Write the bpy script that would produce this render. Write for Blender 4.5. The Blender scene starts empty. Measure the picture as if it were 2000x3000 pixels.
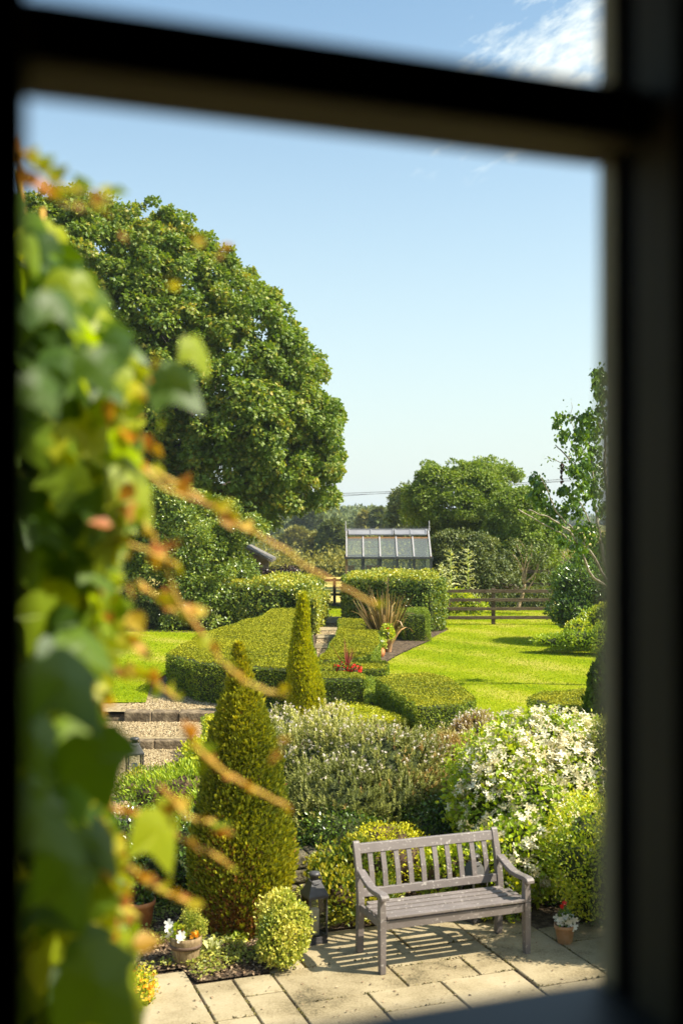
import bpy, math, random
import numpy as np
from math import radians as R, sin, cos, pi
from mathutils import Vector

sc = bpy.context.scene
COL = sc.collection
random.seed(7)
rng = np.random.default_rng(11)

# ------------------------------------------------------------------ camera
F = 3400.0            # focal length in photo pixels (photo 2000 x 3000)
HZ = 1520.0           # horizon row
CZ = 3.4              # eye height above the patio
cam_d = bpy.data.cameras.new("camera")
cam = bpy.data.objects.new("camera", cam_d); COL.objects.link(cam)
cam.location = (0, 0, CZ); cam.rotation_euler = (R(90), 0, 0)
cam_d.sensor_width = 36; cam_d.sensor_height = 36; cam_d.sensor_fit = 'AUTO'
cam_d.lens = F / 3000 * 36
cam_d.shift_y = (HZ - 1500) / 3000
cam_d.clip_start = 0.02; cam_d.clip_end = 9000
cam_d.dof.use_dof = True; cam_d.dof.focus_distance = 16.5; cam_d.dof.aperture_fstop = 2.5
cam_d.dof.aperture_blades = 9
sc.camera = cam

# ------------------------------------------------------------------ light
SUN_EL, SUN_AZ = R(48), R(-12)          # azimuth from +X towards +Y
sd = Vector((cos(SUN_EL) * cos(SUN_AZ), cos(SUN_EL) * sin(SUN_AZ), sin(SUN_EL)))
sun_d = bpy.data.lights.new("sun", 'SUN'); sun_d.energy = 4.7; sun_d.angle = R(0.53)
sun_d.color = (1.0, 0.92, 0.76)
sun = bpy.data.objects.new("sun", sun_d); COL.objects.link(sun)
sun.rotation_euler = sd.to_track_quat('Z', 'Y').to_euler(); sun.location = (20, -5, 30)

world = bpy.data.worlds.new("World"); sc.world = world; world.use_nodes = True
wt = world.node_tree; wn = wt.nodes; wl = wt.links
for n in list(wn): wn.remove(n)
def wN(t, **k):
    n = wn.new(t)
    for a, b in k.items(): setattr(n, a, b)
    return n
wo = wN('ShaderNodeOutputWorld'); bg = wN('ShaderNodeBackground'); bg.inputs['Strength'].default_value = 0.13
sky = wN('ShaderNodeTexSky'); sky.sky_type = 'NISHITA'; sky.sun_disc = False
sky.sun_elevation = SUN_EL; sky.sun_rotation = pi / 2 - SUN_AZ
sky.air_density = 1.0; sky.dust_density = 1.6; sky.ozone_density = 1.6; sky.altitude = 50
# clouds high on the right: noise masked by direction
tc = wN('ShaderNodeTexCoord'); sep = wN('ShaderNodeSeparateXYZ'); wl.new(tc.outputs['Generated'], sep.inputs[0])
def wM(op, a, b=None, c=None, clamp=False):
    n = wN('ShaderNodeMath', operation=op); n.use_clamp = clamp
    for i, v in enumerate((a, b, c)):
        if v is None: continue
        if isinstance(v, (int, float)): n.inputs[i].default_value = v
        else: wl.new(v, n.inputs[i])
    return n.outputs[0]
ym = wM('MAXIMUM', sep.outputs['Y'], 0.05)
gx = wM('DIVIDE', sep.outputs['X'], ym); gz = wM('DIVIDE', sep.outputs['Z'], ym)
cmb = wN('ShaderNodeCombineXYZ')
rx = wM('ADD', wM('MULTIPLY', gx, 0.87), wM('MULTIPLY', gz, 0.5))
rz = wM('SUBTRACT', wM('MULTIPLY', gz, 0.87), wM('MULTIPLY', gx, 0.5))
wl.new(wM('MULTIPLY', rx, 9.0), cmb.inputs[0]); wl.new(wM('MULTIPLY', rz, 21.0), cmb.inputs[1])
nz = wN('ShaderNodeTexNoise'); nz.inputs['Scale'].default_value = 3.0; nz.inputs['Detail'].default_value = 9; nz.inputs['Roughness'].default_value = 0.62
wl.new(cmb.outputs[0], nz.inputs['Vector'])
ex = wM('DIVIDE', wM('SUBTRACT', gx, 0.22), 0.13); ez = wM('DIVIDE', wM('SUBTRACT', gz, wM('ADD', 0.395, wM('MULTIPLY', wM('SUBTRACT', gx, 0.2), 0.35))), 0.06)
dd = wM('SQRT', wM('ADD', wM('MULTIPLY', ex, ex), wM('MULTIPLY', ez, ez)))
msk = wM('SUBTRACT', 1.0, wM('MULTIPLY', dd, 0.62), clamp=True)
cl = wM('SUBTRACT', wM('ADD', nz.outputs['Fac'], wM('MULTIPLY', msk, 0.42)), 0.63)
cl = wM('MULTIPLY', wM('MULTIPLY', cl, 3.4, clamp=True), wM('MULTIPLY', msk, 3.0, clamp=True), clamp=True)
mix = wN('ShaderNodeMix', data_type='RGBA')
wl.new(wM('MULTIPLY', cl, 0.9), mix.inputs['Factor'])
# summer haze low over the horizon whitens the sky
hz = wM('POWER', wM('SUBTRACT', 1.0, wM('MULTIPLY', wM('ABSOLUTE', sep.outputs['Z']), 2.1), clamp=True), 1.6)
hmix = wN('ShaderNodeMix', data_type='RGBA'); wl.new(wM('MULTIPLY', hz, 0.88), hmix.inputs['Factor'])
wl.new(sky.outputs[0], hmix.inputs['A']); hmix.inputs['B'].default_value = (4.25, 4.1, 4.25, 1)
wl.new(hmix.outputs['Result'], mix.inputs['A']); mix.inputs['B'].default_value = (5.3, 5.0, 5.2, 1)
tn = wN('ShaderNodeMix', data_type='RGBA', blend_type='MULTIPLY'); tn.inputs['Factor'].default_value = 1
wl.new(mix.outputs['Result'], tn.inputs['A']); tn.inputs['B'].default_value = (.76, .86, .79, 1)
wl.new(tn.outputs['Result'], bg.inputs['Color']); wl.new(bg.outputs[0], wo.inputs[0])

sc.view_settings.view_transform = 'Standard'; sc.view_settings.look = 'None'
sc.view_settings.exposure = 1.1; sc.view_settings.gamma = 1.0
sc.cycles.max_bounces = 8; sc.cycles.diffuse_bounces = 4; sc.cycles.transparent_max_bounces = 8
sc.cycles.transmission_bounces = 6; sc.cycles.glossy_bounces = 3

# ------------------------------------------------------------------ projection helpers (photo pixel -> real point)
def G(x, y, z=0.0):
    D = F * (CZ - z) / (y - HZ); return np.array(((x - 1000) * D / F, D, z))
def P(x, y, D): return np.array(((x - 1000) * D / F, D, CZ - (y - HZ) * D / F))
TH = R(20); CT, ST = cos(TH), sin(TH)
def L(s, t, z=0.0): return np.array((s * CT - t * ST, s * ST + t * CT, z))   # grid of house, patio and bench
EV = np.array((CT, ST, 0)); NV = np.array((-ST, CT, 0)); UP = np.array((0, 0, 1.0))
ZL = 0.3

# ------------------------------------------------------------------ materials
def mat(name):
    m = bpy.data.materials.new(name); m.use_nodes = True
    return m, m.node_tree.nodes, m.node_tree.links, m.node_tree.nodes['Principled BSDF']
def ramp(n, l, src, cols):
    r = n.new('ShaderNodeValToRGB'); e = r.color_ramp.elements
    k = len(cols)
    while len(e) < k: e.new(0.5)
    for i, c in enumerate(cols):
        if len(c) == 4: e[i].position = c[3]
        else: e[i].position = i / (k - 1)
        e[i].color = (*c[:3], 1)
    l.new(src, r.inputs[0]); return r.outputs[0]
K_ = 1.62
def leaf_mat(name, cols, trans=0.3, rough=0.45, spec=0.4, tint=(1.5, 1.35, 0.35)):
    m, n, l, b = mat(name)
    at = n.new('ShaderNodeAttribute'); at.attribute_name = 'rnd'
    if not name.startswith('petal') and name not in ('litter', 'pebble', 'purple', 'dead_leaf'): cols = [(min(.8, q[0] * K_ * 1.07), min(.8, q[1] * K_ * .95), q[2] * K_ * .8) for q in cols]
    c = ramp(n, l, at.outputs['Fac'], cols)
    l.new(c, b.inputs['Base Color']); b.inputs['Roughness'].default_value = rough
    b.inputs['Specular IOR Level'].default_value = spec
    tr = n.new('ShaderNodeBsdfTranslucent'); mx = n.new('ShaderNodeMix'); mx.data_type = 'RGBA'; mx.blend_type = 'MULTIPLY'
    mx.inputs['Factor'].default_value = 1; l.new(c, mx.inputs['A']); mx.inputs['B'].default_value = (*tint, 1)
    l.new(mx.outputs['Result'], tr.inputs['Color'])
    ms = n.new('ShaderNodeMixShader'); ms.inputs[0].default_value = trans
    l.new(b.outputs[0], ms.inputs[1]); l.new(tr.outputs[0], ms.inputs[2])
    l.new(ms.outputs[0], n['Material Output'].inputs['Surface'])
    return m
def noise_mat(name, cols, scale=8, detail=6, rough=0.8, spec=0.3, bump=0.0, bscale=None, stretch=None, metallic=0.0, obj=True):
    m, n, l, b = mat(name)
    t = n.new('ShaderNodeTexCoord'); mp = n.new('ShaderNodeMapping'); l.new(t.outputs['Object'], mp.inputs[0])
    if stretch: mp.inputs['Scale'].default_value = stretch
    nt = n.new('ShaderNodeTexNoise'); nt.inputs['Scale'].default_value = scale; nt.inputs['Detail'].default_value = detail
    l.new(mp.outputs[0], nt.inputs['Vector'])
    k = len(cols); cc = [(*c[:3], 0.28 + 0.44 * i / max(1, k - 1)) for i, c in enumerate(cols)]
    l.new(ramp(n, l, nt.outputs['Fac'], cc), b.inputs['Base Color'])
    b.inputs['Roughness'].default_value = rough; b.inputs['Specular IOR Level'].default_value = spec; b.inputs['Metallic'].default_value = metallic
    if bump:
        n2 = n.new('ShaderNodeTexNoise'); n2.inputs['Scale'].default_value = bscale or scale * 4; n2.inputs['Detail'].default_value = 4
        l.new(mp.outputs[0], n2.inputs['Vector'])
        bp = n.new('ShaderNodeBump'); bp.inputs['Strength'].default_value = 1; bp.inputs['Distance'].default_value = bump
        l.new(n2.outputs['Fac'], bp.inputs['Height']); l.new(bp.outputs[0], b.inputs['Normal'])
    return m

M = {}
M['bark'] = noise_mat('bark', [(.05, .04, .03), (.14, .11, .08)], 6, rough=.9, bump=.02, stretch=(1, 1, .3))
M['birch_bark'] = noise_mat('birch_bark', [(.08, .06, .04), (.30, .25, .18), (.46, .40, .31)], 9, rough=.8, bump=.004, stretch=(1, 1, 2))
M['pale_bark'] = noise_mat('pale_bark', [(.20, .13, .07), (.45, .32, .20)], 9, rough=.8)
M['twig'] = noise_mat('twig', [(.05, .03, .018), (.13, .08, .045)], 20, rough=.9)
M['hedge_core'] = noise_mat('hedge_core', [(.035, .048, .014), (.075, .095, .025)], 30, rough=.95, bump=.02)
M['soil'] = noise_mat('soil', [(.035, .022, .014), (.09, .06, .035), (.20, .15, .09)], 14, detail=10, rough=.95, bump=.02, bscale=60)
M['gravel'] = noise_mat('gravel', [(.12, .085, .04), (.33, .25, .13), (.50, .40, .24)], 26, detail=8, rough=.9, bump=.02, bscale=55)
M['stone'] = noise_mat('stone', [(.07, .05, .03), (.17, .125, .075), (.30, .23, .14)], 7, detail=9, rough=.9, bump=.02)
M['mossy_stone'] = noise_mat('mossy_stone', [(.05, .05, .025), (.12, .10, .06), (.20, .17, .11)], 9, detail=9, rough=.95, bump=.03)
M['terracotta'] = noise_mat('terracotta', [(.36, .12, .04), (.52, .19, .065), (.58, .27, .12)], 9, rough=.75, bump=.002)
M['terracotta_pale'] = noise_mat('terracotta_pale', [(.32, .17, .07), (.46, .25, .12), (.50, .33, .20)], 12, rough=.8, bump=.003)
M['oak'] = noise_mat('oak', [(.13, .085, .04), (.27, .185, .095), (.38, .28, .15)], 16, detail=8, rough=.8, bump=.004, stretch=(4, 4, .5))
M['oak_band'] = noise_mat('oak_band', [(.09, .055, .035), (.16, .10, .065)], 20, rough=.7, bump=.002)
M['black_metal'] = noise_mat('black_metal', [(.045, .042, .043), (.07, .065, .065)], 18, rough=.42, spec=.5)
M['candle'] = noise_mat('candle', [(.78, .70, .60), (.85, .78, .68)], 4, rough=.5)
M['fence_wood'] = noise_mat('fence_wood', [(.05, .034, .02), (.11, .075, .045), (.17, .125, .08)], 9, detail=8, rough=.85, bump=.004, stretch=(.6, .6, 5))
M['cedar'] = noise_mat('cedar', [(.40, .19, .085), (.55, .29, .14)], 9, rough=.7)
M['cedar_weathered'] = noise_mat('cedar_weathered', [(.20, .12, .06), (.30, .19, .10)], 9, rough=.8)
M['alu'] = noise_mat('alu', [(.20, .20, .22), (.26, .26, .28)], 4, rough=.45, spec=.5)
M['alu_light'] = noise_mat('alu_light', [(.30, .29, .29), (.38, .36, .36)], 5, rough=.45, spec=.5)
M['alu_dark'] = noise_mat('alu_dark', [(.035, .035, .042), (.06, .06, .07)], 5, rough=.45, spec=.5)
M['white'] = noise_mat('white', [(.72, .71, .68), (.85, .84, .80)], 8, rough=.5)
M['petal_white'] = leaf_mat('petal_white', [(.80, .78, .68), (.88, .85, .74)], .25, .5, .2, (1, 1, .9))
M['petal_cream'] = leaf_mat('petal_cream', [(.66, .55, .30), (.82, .76, .52), (.86, .82, .64)], .25, .5, .2, (1, .95, .7))
M['petal_red'] = leaf_mat('petal_red', [(.62, .012, .008), (.75, .03, .012)], .25, .5, .3, (1, .6, .5))
M['petal_orange'] = leaf_mat('petal_orange', [(.85, .27, .01), (.90, .42, .02)], .3, .5, .3, (1, .9, .5))
M['petal_yellow'] = leaf_mat('petal_yellow', [(.78, .55, .03), (.86, .70, .12)], .3, .5, .3, (1, .9, .5))
M['petal_pink'] = leaf_mat('petal_pink', [(.66, .54, .44), (.84, .78, .68)], .2, .5, .2, (1, .9, .8))
M['yew_gold'] = leaf_mat('yew_gold', [(.12, .17, .006), (.28, .32, .010), (.48, .48, .02)], .32)
M['conifer'] = leaf_mat('conifer', [(.05, .08, .010), (.12, .155, .012), (.22, .245, .016), (.40, .39, .03)], .25)
M['conifer_brown'] = leaf_mat('conifer_brown', [(.10, .045, .015), (.17, .085, .025), (.24, .14, .05)], .15, .7, .2, (1.1, .8, .4))
M['moss'] = leaf_mat('moss', [(.03, .03, .015), (.07, .07, .02), (.14, .13, .05)], .05, .9, .1)
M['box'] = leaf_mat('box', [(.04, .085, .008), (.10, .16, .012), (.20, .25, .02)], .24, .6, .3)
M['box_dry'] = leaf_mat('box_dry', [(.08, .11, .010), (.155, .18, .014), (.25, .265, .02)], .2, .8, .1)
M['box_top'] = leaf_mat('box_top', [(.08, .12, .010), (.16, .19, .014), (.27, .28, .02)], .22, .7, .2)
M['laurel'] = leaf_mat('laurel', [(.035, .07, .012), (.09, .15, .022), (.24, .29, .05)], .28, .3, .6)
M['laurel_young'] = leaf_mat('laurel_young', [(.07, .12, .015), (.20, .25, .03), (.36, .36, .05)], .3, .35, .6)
M['sycamore'] = leaf_mat('sycamore', [(.042, .085, .012), (.078, .135, .016), (.125, .175, .022), (.27, .23, .035)], .34, .5, .4, (1.25, 1.35, .35))
M['ash'] = leaf_mat('ash', [(.055, .10, .016), (.11, .17, .024), (.18, .23, .035)], .32, .5, .35, (1.25, 1.35, .35))
M['dark_tree'] = leaf_mat('dark_tree', [(.035, .06, .018), (.07, .10, .03), (.12, .15, .04)], .25, .5, .4)
M['wood_far'] = leaf_mat('wood_far', [(.045, .075, .03), (.08, .115, .045), (.12, .15, .05)], .2, .6, .2)
M['wood_yellow'] = leaf_mat('wood_yellow', [(.09, .11, .03), (.15, .16, .045), (.2, .2, .06)], .2, .6, .2)
M['olive_shrub'] = leaf_mat('olive_shrub', [(.16, .18, .07), (.26, .28, .12), (.36, .37, .19)], .22, .5, .3, (1.2, 1.2, .6))
M['hebe'] = leaf_mat('hebe', [(.065, .09, .022), (.17, .20, .055), (.40, .42, .15)], .22, .5, .4, (1.2, 1.2, .5))
M['hebe_brown'] = leaf_mat('hebe_brown', [(.13, .075, .03), (.24, .18, .06), (.26, .28, .10), (.40, .40, .18)], .2, .55, .3, (1.1, 1.0, .6))
M['phila'] = leaf_mat('phila', [(.09, .16, .010), (.17, .27, .016), (.32, .40, .03)], .36)
M['gold_shrub'] = leaf_mat('gold_shrub', [(.04, .08, .010), (.085, .135, .012), (.27, .27, .03)], .32, .4, .45)
M['varieg'] = leaf_mat('varieg', [(.09, .15, .02), (.25, .30, .045), (.48, .48, .14)], .25, .4, .4)
M['glossy'] = leaf_mat('glossy', [(.025, .055, .01), (.055, .11, .015), (.11, .19, .03)], .25, .25, .7)
M['bright'] = leaf_mat('bright', [(.08, .15, .01), (.20, .29, .018), (.42, .46, .04)], .35, .4, .5)
M['ground_leaf'] = leaf_mat('ground_leaf', [(.06, .09, .015), (.15, .19, .03), (.28, .30, .07)], .25)
M['litter'] = leaf_mat('litter', [(.07, .045, .03), (.22, .14, .08), (.45, .33, .20)], .1, .8, .2, (1, .8, .5))
M['purple'] = leaf_mat('purple', [(.018, .010, .010), (.04, .02, .018), (.10, .06, .045)], .12, .3, .6, (1, .6, .5))
M['phormium'] = leaf_mat('phormium', [(.07, .04, .02), (.09, .085, .025), (.19, .14, .05), (.36, .25, .12)], .2, .45, .4, (1.2, 1.0, .5))
M['cordyline'] = leaf_mat('cordyline', [(.14, .03, .03), (.24, .06, .05)], .2, .4, .5, (1.2, .7, .5))
M['silver'] = leaf_mat('silver', [(.17, .22, .12), (.30, .35, .19), (.42, .46, .27)], .25, .5, .3)
M['vine'] = leaf_mat('vine', [(.022, .055, .012), (.045, .095, .012), (.10, .17, .010), (.22, .26, .010)], .5, .46, .35, (3.2, 2.6, .10))
M['vine_young'] = leaf_mat('vine_young', [(.12, .20, .01), (.24, .26, .015), (.28, .18, .03), (.26, .10, .04)], .4, .5, .3, (1.5, 1.3, .4))
M['vine_stem'] = noise_mat('vine_stem', [(.42, .12, .05), (.55, .33, .05), (.58, .46, .08)], 9, rough=.5)
M['grass_blade'] = leaf_mat('grass_blade', [(.09, .16, .004), (.17, .245, .005), (.27, .31, .02)], .3, .7, .1)
M['dry_grass'] = leaf_mat('dry_grass', [(.30, .24, .06), (.48, .38, .11), (.60, .48, .17)], .25)
M['birch_leaf'] = leaf_mat('birch_leaf', [(.03, .07, .012), (.06, .13, .016), (.12, .21, .02)], .3, .3, .6)
M['dead_leaf'] = leaf_mat('dead_leaf', [(.05, .03, .02), (.10, .06, .035)], .1, .8, .2, (1, .8, .5))

# grey-brown painted bench
def paint_mat(name, c1, c2, wear):
    m, n, l, b = mat(name)
    t = n.new('ShaderNodeTexCoord')
    a = n.new('ShaderNodeTexNoise'); a.inputs['Scale'].default_value = 5; a.inputs['Detail'].default_value = 8; l.new(t.outputs['Object'], a.inputs['Vector'])
    mp = n.new('ShaderNodeMapping'); mp.inputs['Scale'].default_value = (.35, 3, 3); mp.inputs['Rotation'].default_value = (0, 0, 0)
    l.new(t.outputs['Object'], mp.inputs[0])
    g = n.new('ShaderNodeTexNoise'); g.inputs['Scale'].default_value = 22; g.inputs['Detail'].default_value = 6; l.new(mp.outputs[0], g.inputs['Vector'])
    w = n.new('ShaderNodeTexNoise'); w.inputs['Scale'].default_value = 38; w.inputs['Detail'].default_value = 5; l.new(t.outputs['Object'], w.inputs['Vector'])
    c = ramp(n, l, a.outputs['Fac'], [(*c1, .3), (*c2, .7)])
    wr = ramp(n, l, w.outputs['Fac'], [(0, 0, 0, .60), (1, 1, 1, .72)])
    mx = n.new('ShaderNodeMix'); mx.data_type = 'RGBA'; l.new(wr, mx.inputs['Factor']); l.new(c, mx.inputs['A']); mx.inputs['B'].default_value = (*wear, 1)
    l.new(mx.outputs['Result'], b.inputs['Base Color']); b.inputs['Roughness'].default_value = .5; b.inputs['Specular IOR Level'].default_value = .5
    bp = n.new('ShaderNodeBump'); bp.inputs['Distance'].default_value = .0012; l.new(g.outputs['Fac'], bp.inputs['Height']); l.new(bp.outputs[0], b.inputs['Normal'])
    return m
M['bench'] = paint_mat('bench_paint', (.148, .124, .113), (.195, .165, .152), (.42, .38, .34))

# lawn: mown stripes and mottling
def lawn_mat():
    m, n, l, b = mat('lawn')
    t = n.new('ShaderNodeTexCoord')
    mp = n.new('ShaderNodeMapping'); mp.inputs['Rotation'].default_value = (0, 0, R(-38)); l.new(t.outputs['Object'], mp.inputs[0])
    wv = n.new('ShaderNodeTexWave'); wv.inputs['Scale'].default_value = .16; wv.inputs['Distortion'].default_value = .8; wv.inputs['Detail'].default_value = 2; l.new(mp.outputs[0], wv.inputs['Vector'])
    n1 = n.new('ShaderNodeTexNoise'); n1.inputs['Scale'].default_value = .6; n1.inputs['Detail'].default_value = 8; n1.inputs['Roughness'].default_value = .65; l.new(t.outputs['Object'], n1.inputs['Vector'])
    n2 = n.new('ShaderNodeTexNoise'); n2.inputs['Scale'].default_value = 28; n2.inputs['Detail'].default_value = 6; l.new(t.outputs['Object'], n2.inputs['Vector'])
    def ma(op, a, bb):
        q = n.new('ShaderNodeMath'); q.operation = op
        for i, v in enumerate((a, bb)):
            if isinstance(v, (int, float)): q.inputs[i].default_value = v
            else: l.new(v, q.inputs[i])
        return q.outputs[0]
    f = ma('ADD', ma('MULTIPLY', wv.outputs['Fac'], .13), ma('ADD', ma('MULTIPLY', n1.outputs['Fac'], .68), ma('MULTIPLY', n2.outputs['Fac'], .42)))
    c = ramp(n, l, f, [(.09, .15, .003, .40), (.17, .235, .004, .50), (.25, .29, .008, .62), (.38, .34, .06, .74)])
    l.new(c, b.inputs['Base Color']); b.inputs['Roughness'].default_value = .9; b.inputs['Specular IOR Level'].default_value = .02
    n3 = n.new('ShaderNodeTexNoise'); n3.inputs['Scale'].default_value = 70; n3.inputs['Detail'].default_value = 4; l.new(t.outputs['Object'], n3.inputs['Vector'])
    bp = n.new('ShaderNodeBump'); bp.inputs['Distance'].default_value = .02; l.new(n3.outputs['Fac'], bp.inputs['Height']); l.new(bp.outputs[0], b.inputs['Normal'])
    return m
M['lawn'] = lawn_mat()
M['field'] = noise_mat('field', [(.20, .22, .03), (.46, .36, .09), (.58, .45, .14)], .35, detail=10, rough=.95, bump=.05, bscale=6)
M['terrain'] = noise_mat('terrain', [(.14, .16, .03), (.22, .23, .05), (.42, .36, .12)], .02, detail=8, rough=.95)
M['far_hill'] = noise_mat('far_hill', [(.05, .075, .06), (.08, .11, .08)], .01, detail=8, rough=.95)

# sandstone slabs
def slab_mat():
    m, n, l, b = mat('paving_stone')
    t = n.new('ShaderNodeTexCoord'); at = n.new('ShaderNodeAttribute'); at.attribute_name = 'rnd'
    a = n.new('ShaderNodeTexNoise'); a.inputs['Scale'].default_value = 2.4; a.inputs['Detail'].default_value = 9; a.inputs['Roughness'].default_value = .65; l.new(t.outputs['Object'], a.inputs['Vector'])
    g = n.new('ShaderNodeTexNoise'); g.inputs['Scale'].default_value = 60; g.inputs['Detail'].default_value = 6; l.new(t.outputs['Object'], g.inputs['Vector'])
    def ma(op, x, y):
        q = n.new('ShaderNodeMath'); q.operation = op
        for i, v in enumerate((x, y)):
            if isinstance(v, (int, float)): q.inputs[i].default_value = v
            else: l.new(v, q.inputs[i])
        return q.outputs[0]
    f = ma('ADD', ma('MULTIPLY', a.outputs['Fac'], .62), ma('ADD', ma('MULTIPLY', g.outputs['Fac'], .28), ma('MULTIPLY', at.outputs['Fac'], .12)))
    c = ramp(n, l, f, [(.08, .065, .035, .36), (.24, .19, .105, .45), (.35, .285, .17, .56), (.43, .36, .235, .74)])
    v = n.new('ShaderNodeTexVoronoi'); v.inputs['Scale'].default_value = 5.5; l.new(t.outputs['Object'], v.inputs['Vector'])
    sp = ramp(n, l, v.outputs['Distance'], [(.45, .38, .3, .0), (1, 1, 1, .09)])
    mx = n.new('ShaderNodeMix'); mx.data_type = 'RGBA'; mx.blend_type = 'MULTIPLY'; mx.inputs['Factor'].default_value = .7
    l.new(c, mx.inputs['A']); l.new(sp, mx.inputs['B'])
    l.new(mx.outputs['Result'], b.inputs['Base Color']); b.inputs['Roughness'].default_value = .85; b.inputs['Specular IOR Level'].default_value = .25
    bp = n.new('ShaderNodeBump'); bp.inputs['Distance'].default_value = .004; l.new(f, bp.inputs['Height']); l.new(bp.outputs[0], b.inputs['Normal'])
    return m
M['slab'] = slab_mat()
M['frame_paint'] = noise_mat('frame_paint', [(.075, .058, .028), (.10, .078, .04)], 6, rough=.7, spec=.15)
M['mullion_lit'] = noise_mat('mullion_lit', [(.38, .32, .19), (.46, .39, .24)], 6, rough=.7, spec=.15)  # frame paint lightened; the light on the outer strip is in its colour
M['mullion_shaded'] = noise_mat('mullion_shaded', [(.06, .05, .03), (.08, .065, .04)], 6, rough=.7, spec=.15)  # darker copy of the mullion colour, shade of the inner strip painted in
M['sill_paint'] = noise_mat('sill_paint', [(.02, .019, .018), (.03, .028, .027)], 6, rough=.5, spec=.4)
M['gasket'] = noise_mat('gasket', [(.004, .004, .004), (.006, .006, .006)], 6, rough=.8, spec=.1)
M['room'] = noise_mat('room', [(.012, .011, .010), (.016, .015, .013)], 3, rough=.9, spec=.1)
M['brick'] = noise_mat('brick', [(.26, .07, .04), (.36, .11, .06)], 5, rough=.9)
M['render_wall'] = noise_mat('render_wall', [(.36, .30, .22), (.46, .40, .30)], 3, rough=.9, bump=.01)
M['slate'] = noise_mat('slate', [(.20, .16, .13), (.30, .24, .20)], 2, rough=.7)
M['plank_grey'] = noise_mat('plank_grey', [(.12, .11, .10), (.24, .22, .20)], 5, rough=.85, stretch=(1, 1, 8))
M['dark'] = noise_mat('dark_wood', [(.02, .016, .012), (.04, .03, .022)], 5, rough=.9)
M['wire'] = noise_mat('wire', [(.10, .10, .11), (.12, .12, .13)], 5, rough=.6)
m, n_, l_, b_ = mat('glass'); tb = n_.new('ShaderNodeBsdfTransparent'); tb.inputs[0].default_value = (.80, .86, .84, 1)
gb = n_.new('ShaderNodeBsdfGlossy'); gb.inputs['Roughness'].default_value = .25; gb.inputs['Color'].default_value = (.8, .85, .85, 1)
fr = n_.new('ShaderNodeFresnel'); fr.inputs[0].default_value = 1.6; mg = n_.new('ShaderNodeMixShader'); l_.new(fr.outputs[0], mg.inputs[0])
df = n_.new('ShaderNodeBsdfDiffuse'); df.inputs[0].default_value = (.46, .50, .48, 1); mg2 = n_.new('ShaderNodeMixShader'); mg2.inputs[0].default_value = .2
l_.new(tb.outputs[0], mg2.inputs[1]); l_.new(df.outputs[0], mg2.inputs[2])
l_.new(mg2.outputs[0], mg.inputs[1]); l_.new(gb.outputs[0], mg.inputs[2]); l_.new(mg.outputs[0], n_['Material Output'].inputs['Surface']); M['glass'] = m
m, n_, l_, b_ = mat('clear_glass'); tb = n_.new('ShaderNodeBsdfTransparent'); tb.inputs[0].default_value = (.93, .95, .94, 1)
gb = n_.new('ShaderNodeBsdfGlossy'); gb.inputs['Roughness'].default_value = .03
fr = n_.new('ShaderNodeFresnel'); fr.inputs[0].default_value = 1.45; mg = n_.new('ShaderNodeMixShader'); l_.new(fr.outputs[0], mg.inputs[0])
l_.new(tb.outputs[0], mg.inputs[1]); l_.new(gb.outputs[0], mg.inputs[2]); l_.new(mg.outputs[0], n_['Material Output'].inputs['Surface']); M['clear_glass'] = m

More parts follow.
